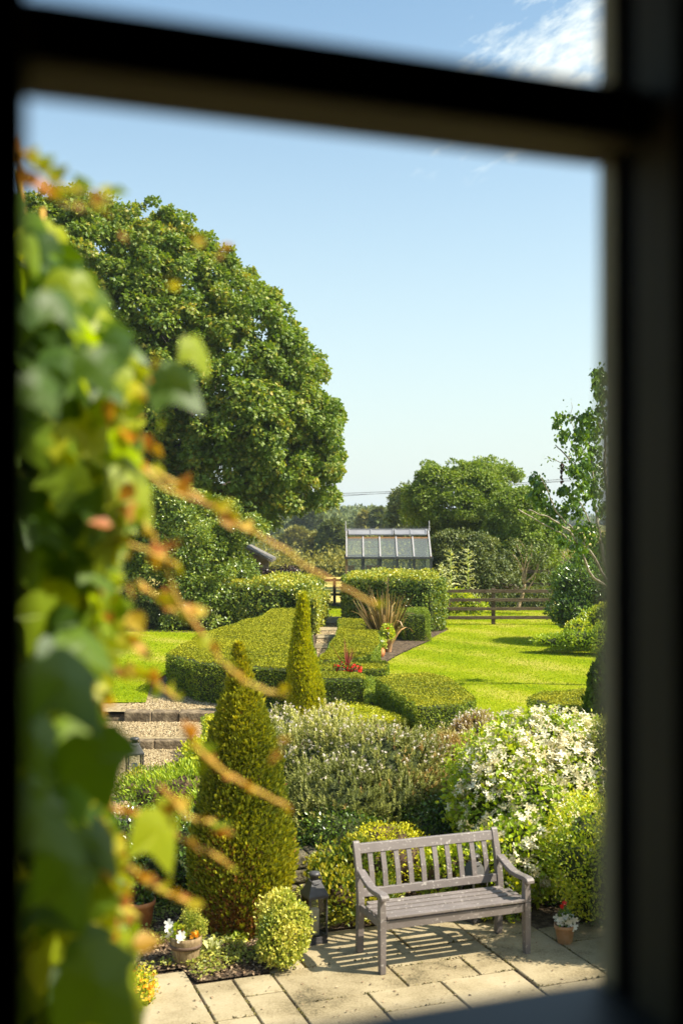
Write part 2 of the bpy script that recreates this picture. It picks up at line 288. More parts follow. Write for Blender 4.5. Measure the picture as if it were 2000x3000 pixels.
# ------------------------------------------------------------------ mesh building
class MB:
    def __init__(s): s.V = []; s.Fi = []; s.Fn = []; s.mi = []; s.rnd = []; s.sm = []; s.n = 0
    def add(s, V, Fc, mi=0, rnd=None, smooth=False):
        V = np.asarray(V, float).reshape(-1, 3)
        if isinstance(Fc, np.ndarray):
            s.Fi.append((Fc + s.n).ravel()); s.Fn.append(np.full(len(Fc), Fc.shape[1])); k = len(Fc)
        else:
            s.Fi.append(np.array([i for f in Fc for i in f]) + s.n); s.Fn.append(np.array([len(f) for f in Fc])); k = len(Fc)
        s.mi.append(np.full(k, mi)); s.sm.append(np.full(k, smooth)); s.V.append(V)
        s.rnd.append(np.broadcast_to(np.asarray(.5 if rnd is None else rnd, float), (len(V),)).copy()); s.n += len(V)
        return s
    def box(s, c, size, ax=None, mi=0, rnd=.5):
        ex, ey, ez = ax if ax else (np.array((1., 0, 0)), np.array((0, 1., 0)), UP)
        c = np.asarray(c, float); a, b, d = np.array(size) / 2
        V = [c + i * a * ex + j * b * ey + k * d * ez for k in (-1, 1) for j in (-1, 1) for i in (-1, 1)]
        return s.add(V, [(0, 2, 3, 1), (4, 5, 7, 6), (0, 1, 5, 4), (2, 6, 7, 3), (0, 4, 6, 2), (1, 3, 7, 5)], mi, rnd)
    def hexa(s, B, T, mi=0, rnd=.5):      # bottom 4 and top 4 corners, counter-clockwise from above
        return s.add(list(B) + list(T), [(3, 2, 1, 0), (4, 5, 6, 7), (0, 1, 5, 4), (1, 2, 6, 5), (2, 3, 7, 6), (3, 0, 4, 7)], mi, rnd)
    def bar(s, a, b, w, h, up=UP, mi=0):
        a = np.asarray(a, float); b = np.asarray(b, float); d = b - a; ln = np.linalg.norm(d); d = d / ln
        x = np.cross(d, up); x /= np.linalg.norm(x); z = np.cross(x, d)
        return s.box((a + b) / 2, (ln, w, h), (d, x, z), mi)
    def tube(s, pts, rad, n=7, mi=0, caps=True, rnd=.5):
        pts = np.asarray(pts, float); k = len(pts); rad = np.broadcast_to(np.asarray(rad, float), (k,))
        T = np.gradient(pts, axis=0); T /= np.linalg.norm(T, axis=1)[:, None] + 1e-9
        ref = np.array((0.31, 0.95, 0.05)) if abs(T[0][1]) < .8 else np.array((1., .1, 0))
        X = np.cross(T, ref); X /= np.linalg.norm(X, axis=1)[:, None] + 1e-9; Y = np.cross(T, X)
        an = np.arange(n) * 2 * pi / n
        V = pts[:, None, :] + rad[:, None, None] * (np.cos(an)[None, :, None] * X[:, None, :] + np.sin(an)[None, :, None] * Y[:, None, :])
        i = np.arange(k - 1)[:, None] * n; j = np.arange(n)[None, :]; j2 = (j + 1) % n
        Q = np.stack([i + j, i + j2, i + n + j2, i + n + j], -1).reshape(-1, 4)
        s.add(V.reshape(-1, 3), Q, mi, rnd, True)
        if caps:
            b = s.n - k * n; s.Fi.append(np.arange(n)[::-1] + b); s.Fn.append(np.array([n])); s.mi.append(np.array([mi])); s.sm.append(np.array([False]))
            s.Fi.append(np.arange(n) + b + (k - 1) * n); s.Fn.append(np.array([n])); s.mi.append(np.array([mi])); s.sm.append(np.array([False]))
        return s
    def lathe(s, c, prof, n=28, mi=0, rnd=.5, smooth=True, cap=True):
        c = np.asarray(c, float); an = np.arange(n) * 2 * pi / n; k = len(prof)
        V = np.array([[c[0] + r * cos(a), c[1] + r * sin(a), c[2] + z] for r, z in prof for a in an])
        i = np.arange(k - 1)[:, None] * n; j = np.arange(n)[None, :]; j2 = (j + 1) % n
        s.add(V, np.stack([i + j, i + j2, i + n + j2, i + n + j], -1).reshape(-1, 4), mi, rnd, smooth)
        if cap:
            b = s.n - k * n
            s.Fi.append(np.arange(n)[::-1] + b); s.Fn.append(np.array([n])); s.mi.append(np.array([mi])); s.sm.append(np.array([False]))
            s.Fi.append(np.arange(n) + b + (k - 1) * n); s.Fn.append(np.array([n])); s.mi.append(np.array([mi])); s.sm.append(np.array([False]))
        return s
    def prism(s, poly, z0, z1, mi=0, rnd=.5, inset=0.0):
        p = np.asarray(poly, float); k = len(p); c = p.mean(0); q = p + (c - p) * inset
        V = [(x, y, z0) for x, y in p] + [(x, y, z1) for x, y in q]
        fs = [tuple(range(k))[::-1], tuple(range(k, 2 * k))] + [(i, (i + 1) % k, (i + 1) % k + k, i + k) for i in range(k)]
        return s.add(V, fs, mi, rnd)
    def leaves(s, tpl, Pt, Dr, Nr, size, mi=0, rnd=None, wide=1.0):
        tv, tf = tpl; tv = np.asarray(tv, float); n = len(Pt); k = len(tv)
        Dr = Dr / (np.linalg.norm(Dr, axis=1)[:, None] + 1e-9)
        Nr = Nr - (Nr * Dr).sum(1)[:, None] * Dr; Nr /= (np.linalg.norm(Nr, axis=1)[:, None] + 1e-9)
        X = np.cross(Dr, Nr); sz = np.broadcast_to(np.asarray(size, float), (n,))[:, None, None]
        V = Pt[:, None, :] + sz * (tv[None, :, 0:1] * wide * X[:, None, :] + tv[None, :, 1:2] * Dr[:, None, :] + tv[None, :, 2:3] * Nr[:, None, :])
        r = rng.random(n) if rnd is None else rnd
        b0 = s.n; s.V.append(V.reshape(-1, 3)); s.rnd.append(np.repeat(r, k)); s.n += n * k
        base = (np.arange(n) * k)[:, None, None] + b0
        for size_ in set(len(f) for f in tf):
            fa = np.array([f for f in tf if len(f) == size_]); c_ = n * len(fa)
            s.Fi.append((fa[None] + base).ravel()); s.Fn.append(np.full(c_, size_)); s.mi.append(np.full(c_, mi)); s.sm.append(np.full(c_, False))
        return s
    def build(s, name, mats, parent=None, label=None, cat=None, group=None, kind=None, bevel=0, loc=None):
        me = bpy.data.meshes.new(name); V = np.concatenate(s.V)
        loc = np.zeros(3) if loc is None else np.asarray(loc, float)
        V = V - loc
        Fi = np.concatenate(s.Fi).astype(np.int32); Fn = np.concatenate(s.Fn).astype(np.int32)
        me.vertices.add(len(V)); me.vertices.foreach_set('co', V.astype(np.float32).ravel())
        me.loops.add(len(Fi)); me.loops.foreach_set('vertex_index', Fi)
        me.polygons.add(len(Fn)); me.polygons.foreach_set('loop_start', np.concatenate([[0], np.cumsum(Fn)[:-1]]).astype(np.int32))
        me.polygons.foreach_set('loop_total', Fn)
        me.polygons.foreach_set('material_index', np.concatenate(s.mi).astype(np.int32))
        me.polygons.foreach_set('use_smooth', np.concatenate(s.sm).astype(bool))
        at = me.attributes.new('rnd', 'FLOAT', 'POINT'); at.data.foreach_set('value', np.concatenate(s.rnd).astype(np.float32))
        for m_ in (mats if isinstance(mats, (list, tuple)) else [mats]): me.materials.append(M[m_])
        me.update(calc_edges=True); me.validate()
        o = bpy.data.objects.new(name, me); COL.objects.link(o)
        if parent is not None:
            o.parent = parent; o.location = Vector(loc) - parent.location if loc.any() else -parent.location
            o.matrix_parent_inverse.identity()
        else: o.location = Vector(loc)
        if label: o['label'] = label
        if cat: o['category'] = cat
        if group: o['group'] = group
        if kind: o['kind'] = kind
        if bevel:
            bm = o.modifiers.new('bevel', 'BEVEL'); bm.width = bevel; bm.segments = 2; bm.limit_method = 'ANGLE'; bm.harden_normals = False
        return o
def thing(name, label, cat, loc, group=None):
    o = bpy.data.objects.new(name, None); COL.objects.link(o); o.location = Vector(loc); o.empty_display_size = .2
    o['label'] = label; o['category'] = cat
    if group: o['group'] = group
    return o
def struct(mb, name, mats): return mb.build(name, mats, kind='structure')

# leaf templates: x side, y along, z normal
T_D = ([(0, 0, 0), (-.3, .45, .06), (0, 1, -.05), (.3, .45, .06)], [(0, 3, 2, 1)])
T_L = ([(0, 0, 0), (-.28, .3, .09), (-.24, .65, .07), (0, 1, -.08), (.24, .65, .07), (.28, .3, .09), (0, .5, 0)],
       [(0, 6, 2, 1), (6, 3, 2), (0, 5, 4, 6), (6, 4, 3)])
T_N = ([(0, 0, 0), (-.12, .5, .03), (0, 1, 0), (.12, .5, .03)], [(0, 3, 2, 1)])
T_OV = ([(0, -.15, 0), (-.34, .12, .1), (-.36, .4, .08), (0, .95, -.1), (.36, .4, .08), (.34, .12, .1), (0, .35, 0)],
       [(0, 6, 2, 1), (6, 3, 2), (0, 5, 4, 6), (6, 4, 3)])
def star_tpl(n=4, r0=.1, w=.34, cup=.12):
    V = [(0, 0, 0)]; Fs = []
    for k in range(n):
        a = 2 * pi * k / n; b = len(V)
        for (rr, da, z) in ((.5, -w, cup * .5), (.95, -w * .45, cup), (.95, w * .45, cup), (.5, w, cup * .5)):
            V.append((rr * sin(a + da) , rr * cos(a + da), z))
        Fs.append((0, b, b + 1, b + 2, b + 3))
    return (V, Fs)
T_F4 = star_tpl(4, w=.5); T_F5 = star_tpl(5, w=.6, cup=.2)
_h = [(.16, -.1, .02), (.40, -.02, .02), (.55, .22, -.02), (.66, .50, -.10), (.42, .50, 0), (.30, .60, 0), (.17, .84, -.04)]
_v = [(0, .32, .03), (0, 0, 0)] + _h + [(0, 1.08, -.12)] + [(-x, y, z) for x, y, z in _h[::-1]]
T_V = ([(x, y, z - abs(x) * .18) for x, y, z in _v], [(0, i, i + 1) for i in range(1, 16)] + [(0, 16, 1)])
T_S = ([(0, 0, 0), (-.45, .25, 0), (-.2, .45, .05), (-.32, .8, -.04), (0, .62, .04), (0, 1, -.08), (.32, .8, -.04), (.2, .45, .05), (.45, .25, 0)],
       [(0, 8, 7), (0, 7, 4), (7, 6, 5, 4), (0, 4, 2), (2, 4, 5, 3), (0, 2, 1)])

def unit(v): return v / (np.linalg.norm(v, axis=-1, keepdims=True) + 1e-9)
def rdir(n): return unit(rng.normal(size=(n, 3)))
class SN:                             # cheap smooth noise
    def __init__(s, freq, k=9): s.W = rng.normal(size=(k, 3)) * freq; s.p = rng.random(k) * 6.28
    def __call__(s, X): return np.sin(X @ s.W.T + s.p).sum(1) / math.sqrt(len(s.p) / 2)

def inside(poly, p):
    poly = np.asarray(poly, float); x, y = p[:, 0], p[:, 1]; r = np.zeros(len(p), bool); k = len(poly)
    for i in range(k):
        x0, y0 = poly[i]; x1, y1 = poly[(i + 1) % k]
        c = ((y0 > y) != (y1 > y)); r ^= c & (x < (x1 - x0) * (y - y0) / (y1 - y0 + 1e-12) + x0)
    return r
def edist(poly, p):
    poly = np.asarray(poly, float); d = np.full(len(p), 1e9); k = len(poly)
    for i in range(k):
        a = poly[i]; b = poly[(i + 1) % k]; ab = b - a; t = np.clip(((p - a) @ ab) / (ab @ ab + 1e-12), 0, 1)
        d = np.minimum(d, np.linalg.norm(p - (a + t[:, None] * ab), axis=1))
    return d
def sample_poly(poly, n):
    poly = np.asarray(poly, float); lo, hi = poly.min(0), poly.max(0); out = []; c = 0
    while c < n:
        q = lo + rng.random((n * 2, 2)) * (hi - lo); q = q[inside(poly, q)]; out.append(q); c += len(q)
    return np.concatenate(out)[:n]

def hedge(name, label, poly, z0, z1, leafm, size=.035, dens=2600, topm=None, group=None, rough=.02, cat='hedge', lump=.03, flat=.6, tpl=T_D, soft=.05):
    """clipped hedge on a ground polygon: a woody core under a skin of leaves; top and sides carry leaves of their own age"""
    poly = np.asarray(poly, float)
    area = .5 * (poly[:, 0] * np.roll(poly[:, 1], -1) - np.roll(poly[:, 0], -1) * poly[:, 1]).sum()
    if area < 0: poly = poly[::-1]; area = -area
    mb = MB(); cen = poly.mean(0)
    off = .03 + lump * 1.5 + rough; ed_ = np.roll(poly, -1, 0) - poly; nn_i = np.c_[-ed_[:, 1], ed_[:, 0]] / np.linalg.norm(ed_, axis=1)[:, None]
    mi_ = nn_i + np.roll(nn_i, 1, 0); mi_ /= np.maximum((mi_ * nn_i).sum(1), .6)[:, None]; ins = poly + mi_ * off
    mb.prism(ins, z0, z1 - .035 - lump * 1.5, 0, .3)
    h = z1 - z0; sn = SN(1.7); s2 = SN(9)
    nt = int(area * dens); q = sample_poly(poly, nt); p = np.c_[q, np.full(nt, z1)]
    e = edist(poly, q); p[:, 2] -= soft * np.exp(-e / soft * 1.2)
    nrm = np.tile(UP, (nt, 1)); PP = [p]; NN = [nrm]; TT = [np.ones(nt, bool)]
    k = len(poly)
    for i in range(k):
        a, b = poly[i], poly[(i + 1) % k]; ln = np.linalg.norm(b - a); ns = int(ln * h * dens)
        if ns < 1: continue
        t = rng.random(ns)[:, None]; xy = a + (b - a) * t; z = z0 + rng.random(ns) * h
        o = np.array((b[1] - a[1], -(b[0] - a[0]), 0)) / ln
        PP.append(np.c_[xy, z]); NN.append(np.tile(o, (ns, 1))); TT.append(np.zeros(ns, bool))
    p = np.concatenate(PP); nn = np.concatenate(NN); tt = np.concatenate(TT); n = len(p)
    p = p + nn * (sn(p) * lump + s2(p) * rough * .6 + rng.normal(size=n) * rough)[:, None]
    d = unit(nn * .55 + rdir(n)); nr = unit(nn * flat + rdir(n) * .8)
    r = np.clip(rng.random(n) * .8 + .1 + s2(p) * .07 + sn(p * .7) * .06, 0, 1)
    sz = size * (.7 + rng.random(n) * .6)
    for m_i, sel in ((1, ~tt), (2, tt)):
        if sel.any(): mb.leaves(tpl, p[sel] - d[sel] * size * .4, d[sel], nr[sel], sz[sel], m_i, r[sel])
    return mb.build(name, ['hedge_core', leafm, topm or leafm], label=label, cat=cat, group=group)

def blob_pts(ells, n, jit=.08, lump=.12, freq=3.0, zmin=None, deep=.25):
    E = np.asarray(ells, float); a = (E[:, 3] * E[:, 4] + E[:, 3] * E[:, 5] + E[:, 4] * E[:, 5]); idx = rng.choice(len(E), n, p=a / a.sum())
    d = rdir(n); sn = SN(freq); c = E[idx, :3]; r = E[idx, 3:6]
    p0 = c + d * r; f = 1 + lump * sn(p0 * 1.0) * .5 + jit * rng.normal(size=n) - deep * rng.random(n) ** 3
    p = c + d * r * f[:, None]; nn = unit(d / r)
    keep = np.ones(n, bool)
    for j in range(len(E)):
        q = (p - E[j, :3]) / (E[j, 3:6] * .82); keep &= ((q ** 2).sum(1) > 1) | (idx == j)
    if zmin is not None: keep &= p[:, 2] > zmin
    return p[keep], nn[keep], f[keep]
def shrub(ells, n, leafs, size=.04, tpl=T_D, jit=.06, lump=.12, freq=3.0, zmin=None, up=.4, core=.76, fl=None, deep=.25, mb=None, rnd_sn=True, mi0=1, sizev=.6):
    """leaf shell over several rounded masses; fl = (material slot, count, template, size, keep above fraction)"""
    mb = mb or MB()
    if core:
        for e in ells:
            nu, nv = 14, 9; us = np.arange(nu) * 2 * pi / nu; vs = np.linspace(-pi / 2 + .15, pi / 2 - .15, nv)
            V = np.array([[e[0] + core * e[3] * cos(v) * cos(u), e[1] + core * e[4] * cos(v) * sin(u), e[2] + core * e[5] * sin(v)] for v in vs for u in us])
            V += rng.normal(size=V.shape) * .05 * min(e[3:6])
            if zmin is not None: V[:, 2] = np.maximum(V[:, 2], zmin)
            i = np.arange(nv - 1)[:, None] * nu; j = np.arange(nu)[None, :]; j2 = (j + 1) % nu
            mb.add(V, np.stack([i + j, i + j2, i + nu + j2, i + nu + j], -1).reshape(-1, 4), 0, .3)
    sn = SN(freq * 1.3)
    nl = len(leafs)
    for k, (frac) in enumerate(leafs):
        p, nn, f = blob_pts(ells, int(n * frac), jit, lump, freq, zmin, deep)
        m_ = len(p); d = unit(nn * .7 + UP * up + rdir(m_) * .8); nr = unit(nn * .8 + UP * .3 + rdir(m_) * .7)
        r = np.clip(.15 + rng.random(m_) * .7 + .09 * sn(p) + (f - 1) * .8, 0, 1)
        mb.leaves(tpl, p, d, nr, size * (1 - sizev / 2 + rng.random(m_) * sizev), mi0 + k, r)
    if fl:
        for (mi, cnt, tp, fs, zfrac) in fl:
            p, nn, f = blob_pts(ells, cnt, jit * .5, lump, freq, zmin, 0.02)
            zs = p[:, 2]; lo, hi = zs.min(), zs.max(); k_ = zs > lo + (hi - lo) * zfrac; p, nn = p[k_], nn[k_]; m_ = len(p)
            p = p + nn * fs * rng.uniform(-.35, .7, m_)[:, None]
            mb.leaves(tp, p, unit(rdir(m_) + .01), unit(nn + UP * .25 + rdir(m_) * .35), fs * (.5 + rng.random(m_) * .65), mi)
    return mb

def clumps(mb, C, O, rad, per, size, tpl, mi, rbias=0., flat=.75, out=.6, droop=.15):
    n = len(C); d = rdir(n * per); o = np.repeat(O, per, 0); c = np.repeat(C, per, 0)
    d = unit(d + o * .55 + UP * .25)
    r = np.repeat(np.broadcast_to(rad, (n,)), per) * (.35 + .65 * rng.random(n * per) ** .45)
    p = c + d * r[:, None] * np.array((1, 1, flat))
    dr = unit(d * .6 + rdir(n * per) * .8 - UP * droop); nr = unit(UP * .55 + d * out + rdir(n * per) * .55)
    cr = np.repeat(rng.normal(size=n) * .10, per)
    rr = np.clip(.12 + rng.random(n * per) * .62 + cr + rbias + (d * o).sum(1) * .08, 0, 1)
    mb.leaves(tpl, p, dr, nr, size * (.7 + .6 * rng.random(n * per)), mi, rr)

def outline_tree(name, label, outline, D, depth, nclump, crad, per, lsize, leafm, trunk_xy, zg, cat='tree', tpl=T_D, emax=None,
                 limbs=26, tr=.25, group=None, barkm='bark', ragged=.5, inner=.25, kinds=None, out=.6, ext=None, core=0.0, rbf=1.0):
    """tree whose crown fills a real-size outline standing at distance D with the given half depth"""
    ol = np.array([P(x, y, D)[[0, 2]] for x, y in outline])
    q = sample_poly(ol, nclump * 3); e = edist(ol, q); em = emax or e.max()
    cen = np.array((ol[:, 0].mean(), D, ol[:, 1].mean() - .15 * np.ptp(ol[:, 1])))
    if nclump >= 250:
        per_b = 11; nb = max(12, nclump // per_b); bq, be = q[:nb * 3], e[:nb * 3]; rb = crad * rbf * rng.uniform(1.5, 3.4, nb * 3)
        rb = np.minimum(rb, be / .62 + crad * .25); bq, be, rb = bq[:nb], be[:nb], rb[:nb]; nb = len(bq)
        prof = np.sqrt(1 - (1 - np.clip(be / em, 0, 1)) ** 2); sg = np.where(rng.random(nb) < .66, -1., 1.)
        BC = np.c_[bq[:, 0], D + sg * depth * prof * (1 - .35 * rng.random(nb)), bq[:, 1]]; BO = unit(BC - cen)
        dd_ = unit(rdir(nb * per_b) + np.repeat(BO, per_b, 0) * .75 + UP * .35); C = np.repeat(BC, per_b, 0) + dd_ * np.repeat(rb, per_b)[:, None] * (.72 + .33 * rng.random((nb * per_b, 1)))
        O = dd_; ni = int(nclump * inner * .7); qi = q[-ni:]; ei = e[-ni:]; ki = ei > crad; qi, ei = qi[ki], ei[ki]; pf = np.sqrt(1 - (1 - np.clip(ei / em, 0, 1)) ** 2)
        Ci = np.c_[qi[:, 0], D + depth * pf * rng.uniform(-.8, .9, len(qi)), qi[:, 1]]; C = np.concatenate([C, Ci]); O = np.concatenate([O, unit(Ci - cen)])
        ns = int(nclump * .05); th_ = rng.integers(0, len(ol), ns); tt_ = rng.random(ns)[:, None]; Eq = ol[th_] * (1 - tt_) + ol[(th_ + 1) % len(ol)] * tt_
        Cs = np.c_[Eq[:, 0], D + rng.normal(size=ns) * depth * .25, Eq[:, 1]]; Os = unit(Cs - cen); Cs = Cs + Os * (crad * rng.uniform(-.2, 1.5, (ns, 1))); Cs = Cs[Cs[:, 2] > cen[2] - .32 * np.ptp(ol[:, 1])]
        C = np.concatenate([C, Cs]); O = np.concatenate([O, unit(Cs - cen)])
        ed = edist(ol, C[:, [0, 2]]); ins_ = inside(ol, C[:, [0, 2]]); keep = ins_ | (ed < crad * ragged * 2.2); C, O = C[keep], O[keep]; n = len(C)
    else:
        w = 1 - .45 * np.clip(e / em, 0, 1); sel = rng.random(len(q)) < w; q, e = q[sel][:nclump], e[sel][:nclump]; n = len(q)
        prof = np.sqrt(1 - (1 - np.clip((e + crad * .3) / em, 0, 1)) ** 2)
        sgn = np.where(rng.random(n) < .62, -1., 1.); k = prof * (1 - .12 * rng.random(n)); inn = rng.random(n) < inner; k = np.where(inn, k * rng.random(n), k)
        C = np.c_[q[:, 0], D + sgn * depth * k, q[:, 1]]; O = unit(C - cen); C = C - O * crad * (1 - ragged) + rng.normal(size=C.shape) * crad * .15
    root = thing(name, label, cat, (trunk_xy[0], trunk_xy[1], zg), group)
    mb = MB(); rad = crad * (.65 + .7 * rng.random(n))
    clumps(mb, C, O, rad, per, lsize, tpl, 0, out=out)
    mb.build('crown', leafm, root)
    t = MB(); base = np.array((trunk_xy[0], trunk_xy[1], zg - .1)); top = np.array((cen[0], D, cen[2] + .25 * np.ptp(ol[:, 1])))
    tp = [base + (top - base) * f + np.array((.12 * sin(f * 7), .12 * cos(f * 5), 0)) * tr * 4 * f for f in np.linspace(0, 1, 9)]
    t.tube(tp, tr * (1 - np.linspace(0, .85, 9)), 9)
    for i in rng.choice(n, min(limbs, n), replace=False):
        f = np.clip((C[i][2] - zg) / (top[2] - zg) * .55 + .05, .12, .85); s0 = base + (top - base) * f; e_ = C[i]
        mid = (s0 + e_) / 2 + np.array((0, 0, .08 * np.linalg.norm(e_ - s0))) + rng.normal(size=3) * .05 * np.linalg.norm(e_ - s0)
        pts = [s0, s0 * .6 + mid * .4 + rng.normal(size=3) * .05, mid, mid * .4 + e_ * .6, e_]
        t.tube(pts, tr * (1 - f) * np.array((.5, .38, .27, .17, .06)), 5, caps=False)
    t.build('trunk', barkm, root)
    return root

# ================================================================== SETTING
def gh(x, y):                       # terrain height
    z = np.where(y < 60, 0.3, 0.3 - (y - 60) / 120 * 5.3); z = np.where(y > 180, -5.0, z)
    z = np.where(y > 250, -5 + (y - 250) / 170 * 4.6, z); z = np.where(y > 420, -0.4 - (y - 420) * .0004, z)
    near = np.clip((y - 10.3) / 3.2, 0, 1); near = near * near * (3 - 2 * near)
    left = np.clip((-x - 1.0) / .5, 0, 1) * (y < 19)
    zn = -.08 + (.36 - .08 * 0) * near
    zl = np.where(y > 18.75, .25, np.where(y > 17.25, .13, -.01))
    return np.where(y < 60, np.where(y < 20, np.minimum(zn, ZL - .02) * (1 - left) + zl * left - .02, ZL - .02), z - .02)
def sheet(xs, ys, fn):
    X, Y = np.meshgrid(xs, ys); Z = fn(X, Y); V = np.stack([X, Y, Z], -1).reshape(-1, 3); a, b = len(ys), len(xs)
    i = np.arange(a - 1)[:, None] * b; j = np.arange(b - 1)[None, :]
    return V, np.stack([i + j, i + j + 1, i + j + b + 1, i + j + b], -1).reshape(-1, 4)
ys = np.concatenate([np.arange(-8, 9, 1.0), np.arange(9, 20, .1), np.arange(20, 60, 2.), np.arange(60, 430, 8.), np.geomspace(430, 7000, 30)])
xs = np.concatenate([-np.geomspace(14, 6000, 26)[::-1], np.arange(-12, 12.1, .25), np.geomspace(14, 6000, 26)])
V, Q = sheet(xs, ys, gh); ymid = V[Q].mean(1)
mb = MB(); far = (ymid[:, 1] > 42)
mb.add(V, Q[~far], 0, .5, False); mb.add(V, Q[far], 1, .5, True)
struct(mb, 'ground', ['soil', 'terrain'])
# lawns
mb = MB()
lawnR = [(1.35, 14.2), (8, 14.2), (30, 14), (30, 41), (-2.0, 41), (-.4, 36.4), (2.9, 36.3), (3.0, 32.5), (2.35, 30.2), (2.2, 29.3), (1.85, 28.2), (1.3, 26.4), (.95, 25.0), (.6, 24.5), (.2, 22.5), (.6, 19), (1.3, 16)]
V2 = np.array(lawnR)
def polysheet(poly, z): 
    import bmesh
    from mathutils.geometry import tessellate_polygon
    tri = tessellate_polygon([[Vector((x, y, 0)) for x, y in poly]])
    return np.array([(x, y, z) for x, y in poly]), np.array([(a, b, c) for a, b, c in tri])
a, b = polysheet(lawnR, ZL); 
def orient(V, T):
    n = np.cross(V[T[:, 1]] - V[T[:, 0]], V[T[:, 2]] - V[T[:, 0]])[:, 2]; T = T.copy(); T[n < 0] = T[n < 0][:, ::-1]; return T
mb.add(a, orient(a, b)); struct(mb, 'lawn', 'lawn')
lawnL = [(-14, 19.6), (-3.3, 19.6), (-3.6, 22), (-3.2, 26), (-2.6, 29), (-2.9, 31.5), (-14, 33)]
mb = MB(); a, b = polysheet(lawnL, ZL + .001); mb.add(a, orient(a, b)); struct(mb, 'lawn', 'lawn')
for lab, pl, k in (('short mown grass of the main lawn', lawnR, 130000), ('short mown grass of the left lawn', lawnL, 24000)):
    q = sample_poly([(min(max(x, -6.5), 9.0), y) for x, y in pl], k); k = len(q); mb = MB(); sn = SN(.8); p = np.c_[q, np.full(k, ZL)]
    mb.leaves(T_N, p, unit(UP * .7 + rdir(k) * .7), rdir(k), .022 + .022 * rng.random(k), 0, np.clip(.15 + .7 * rng.random(k) + .1 * sn(p), 0, 1), 1.5)
    mb.build('grass', 'grass_blade', kind='stuff', label=lab, cat='grass')
# dry field beyond the fence
mb = MB(); a, b = sheet(np.linspace(-40, 60, 12), np.linspace(42.2, 74, 9), lambda x, y: gh(x, y) + .03); mb.add(a, b); struct(mb, 'field', 'field')
mb = MB(); a, b = sheet(np.linspace(30, 130, 12), np.linspace(262, 400, 9), lambda x, y: gh(x, y) + .3); mb.add(a, b); struct(mb, 'field', 'field')
# far blue hills
mb = MB(); xx = np.linspace(-2500, 3500, 90); V = []; 
for k, (yy, hh) in enumerate(((2300, -4), (2600, 10), (3100, 14), (3600, -4))):
    for x in xx: V.append((x, yy, hh + (0 if hh < 0 else 3.2 * sin(x * .004 + k) + 1.6 * sin(x * .011))))
V = np.array(V); i = np.arange(3)[:, None] * 90; j = np.arange(89)[None, :]
mb.add(V, np.stack([i + j, i + j + 1, i + j + 91, i + j + 90], -1).reshape(-1, 4), 0, .5, True); struct(mb, 'hills', 'far_hill')

# patio slabs, on the same 20 degree grid as the house
rects = [(1.05, 1.885, 7.68, 8.62), (1.885, 2.175, 7.68, 8.335), (2.175, 2.475, 8.0, 8.335), (2.175, 2.475, 7.42, 8.0),
         (1.885, 2.175, 7.1, 7.68), (1.05, 1.885, 6.9, 7.68), (2.475, 3.35, 7.75, 8.36), (2.475, 3.02, 6.95, 7.75),
         (3.02, 3.6, 7.42, 7.77), (3.02, 3.6, 6.8, 7.42), (3.35, 3.94, 7.77, 8.14), (3.94, 4.235, 7.79, 8.14), (3.35, 4.235, 8.14, 8.45),
         (3.6, 4.215, 7.1, 7.78), (4.235, 4.82, 7.44, 8.45), (4.235, 4.82, 8.45, 9.05), (4.215, 4.82, 6.85, 7.44), (4.82, 5.4, 7.5, 8.14),
         (4.82, 5.4, 6.8, 7.5), (5.4, 6.1, 7.3, 8.2), (2.76, 3.66, 8.36, 9.02), (3.66, 4.235, 8.45, 9.02), (2.475, 2.76, 8.36, 8.62),
         (5.4, 6.1, 6.6, 7.3), (4.82, 5.4, 8.14, 8.5)]
yy = 6.8; cov = []
for row in range(12):
    h = random.choice((.45, .6)); s0 = -2.0 + random.random() * .4
    while s0 < 7:
        w = random.choice((.45, .6, .75, .9)); cov.append((s0, s0 + w, yy - h, yy)); s0 += w
    yy -= h
    if yy < 1.6: break
extra = []
for (s0, s1, t0, t1) in [(2.175, 2.475, 6.8, 7.42), (1.885, 2.175, 6.8, 7.1), (3.6, 4.215, 6.8, 7.1), (2.475, 3.02, 6.8, 6.95), (-.2, 1.05, 7.4, 8.7), (-.2, 1.05, 6.8, 7.4)]: extra.append((s0, s1, t0, t1))
mb = MB(); g = .007
for (s0, s1, t0, t1) in rects + extra + cov:
    dz = random.uniform(-.003, .003); r = random.random(); e = .006
    B = [L(s0 + g, t0 + g, -.05), L(s1 - g, t0 + g, -.05), L(s1 - g, t1 - g, -.05), L(s0 + g, t1 - g, -.05)]
    Mi = [L(s0 + g, t0 + g, -e + dz), L(s1 - g, t0 + g, -e + dz), L(s1 - g, t1 - g, -e + dz), L(s0 + g, t1 - g, -e + dz)]
    g2 = g + e
    T = [L(s0 + g2, t0 + g2, dz), L(s1 - g2, t0 + g2, dz), L(s1 - g2, t1 - g2, dz), L(s0 + g2, t1 - g2, dz)]
    mb.add(B + Mi + T, [(4, 5, 1, 0), (5, 6, 2, 1), (6, 7, 3, 2), (7, 4, 0, 3), (8, 9, 5, 4), (9, 10, 6, 5), (10, 11, 7, 6), (11, 8, 4, 7), (8, 11, 10, 9)][:8] + [(8, 9, 10, 11)], 0, r)
struct(mb, 'patio', 'slab')
mb = MB(); mb.hexa([L(-2.2, 1.2, -.07), L(7.3, 1.2, -.07), L(7.3, 9.1, -.07), L(-2.2, 9.1, -.07)], [L(-2.2, 1.2, -.018), L(7.3, 1.2, -.018), L(7.3, 9.1, -.018), L(-2.2, 9.1, -.018)])
struct(mb, 'ground', 'soil')

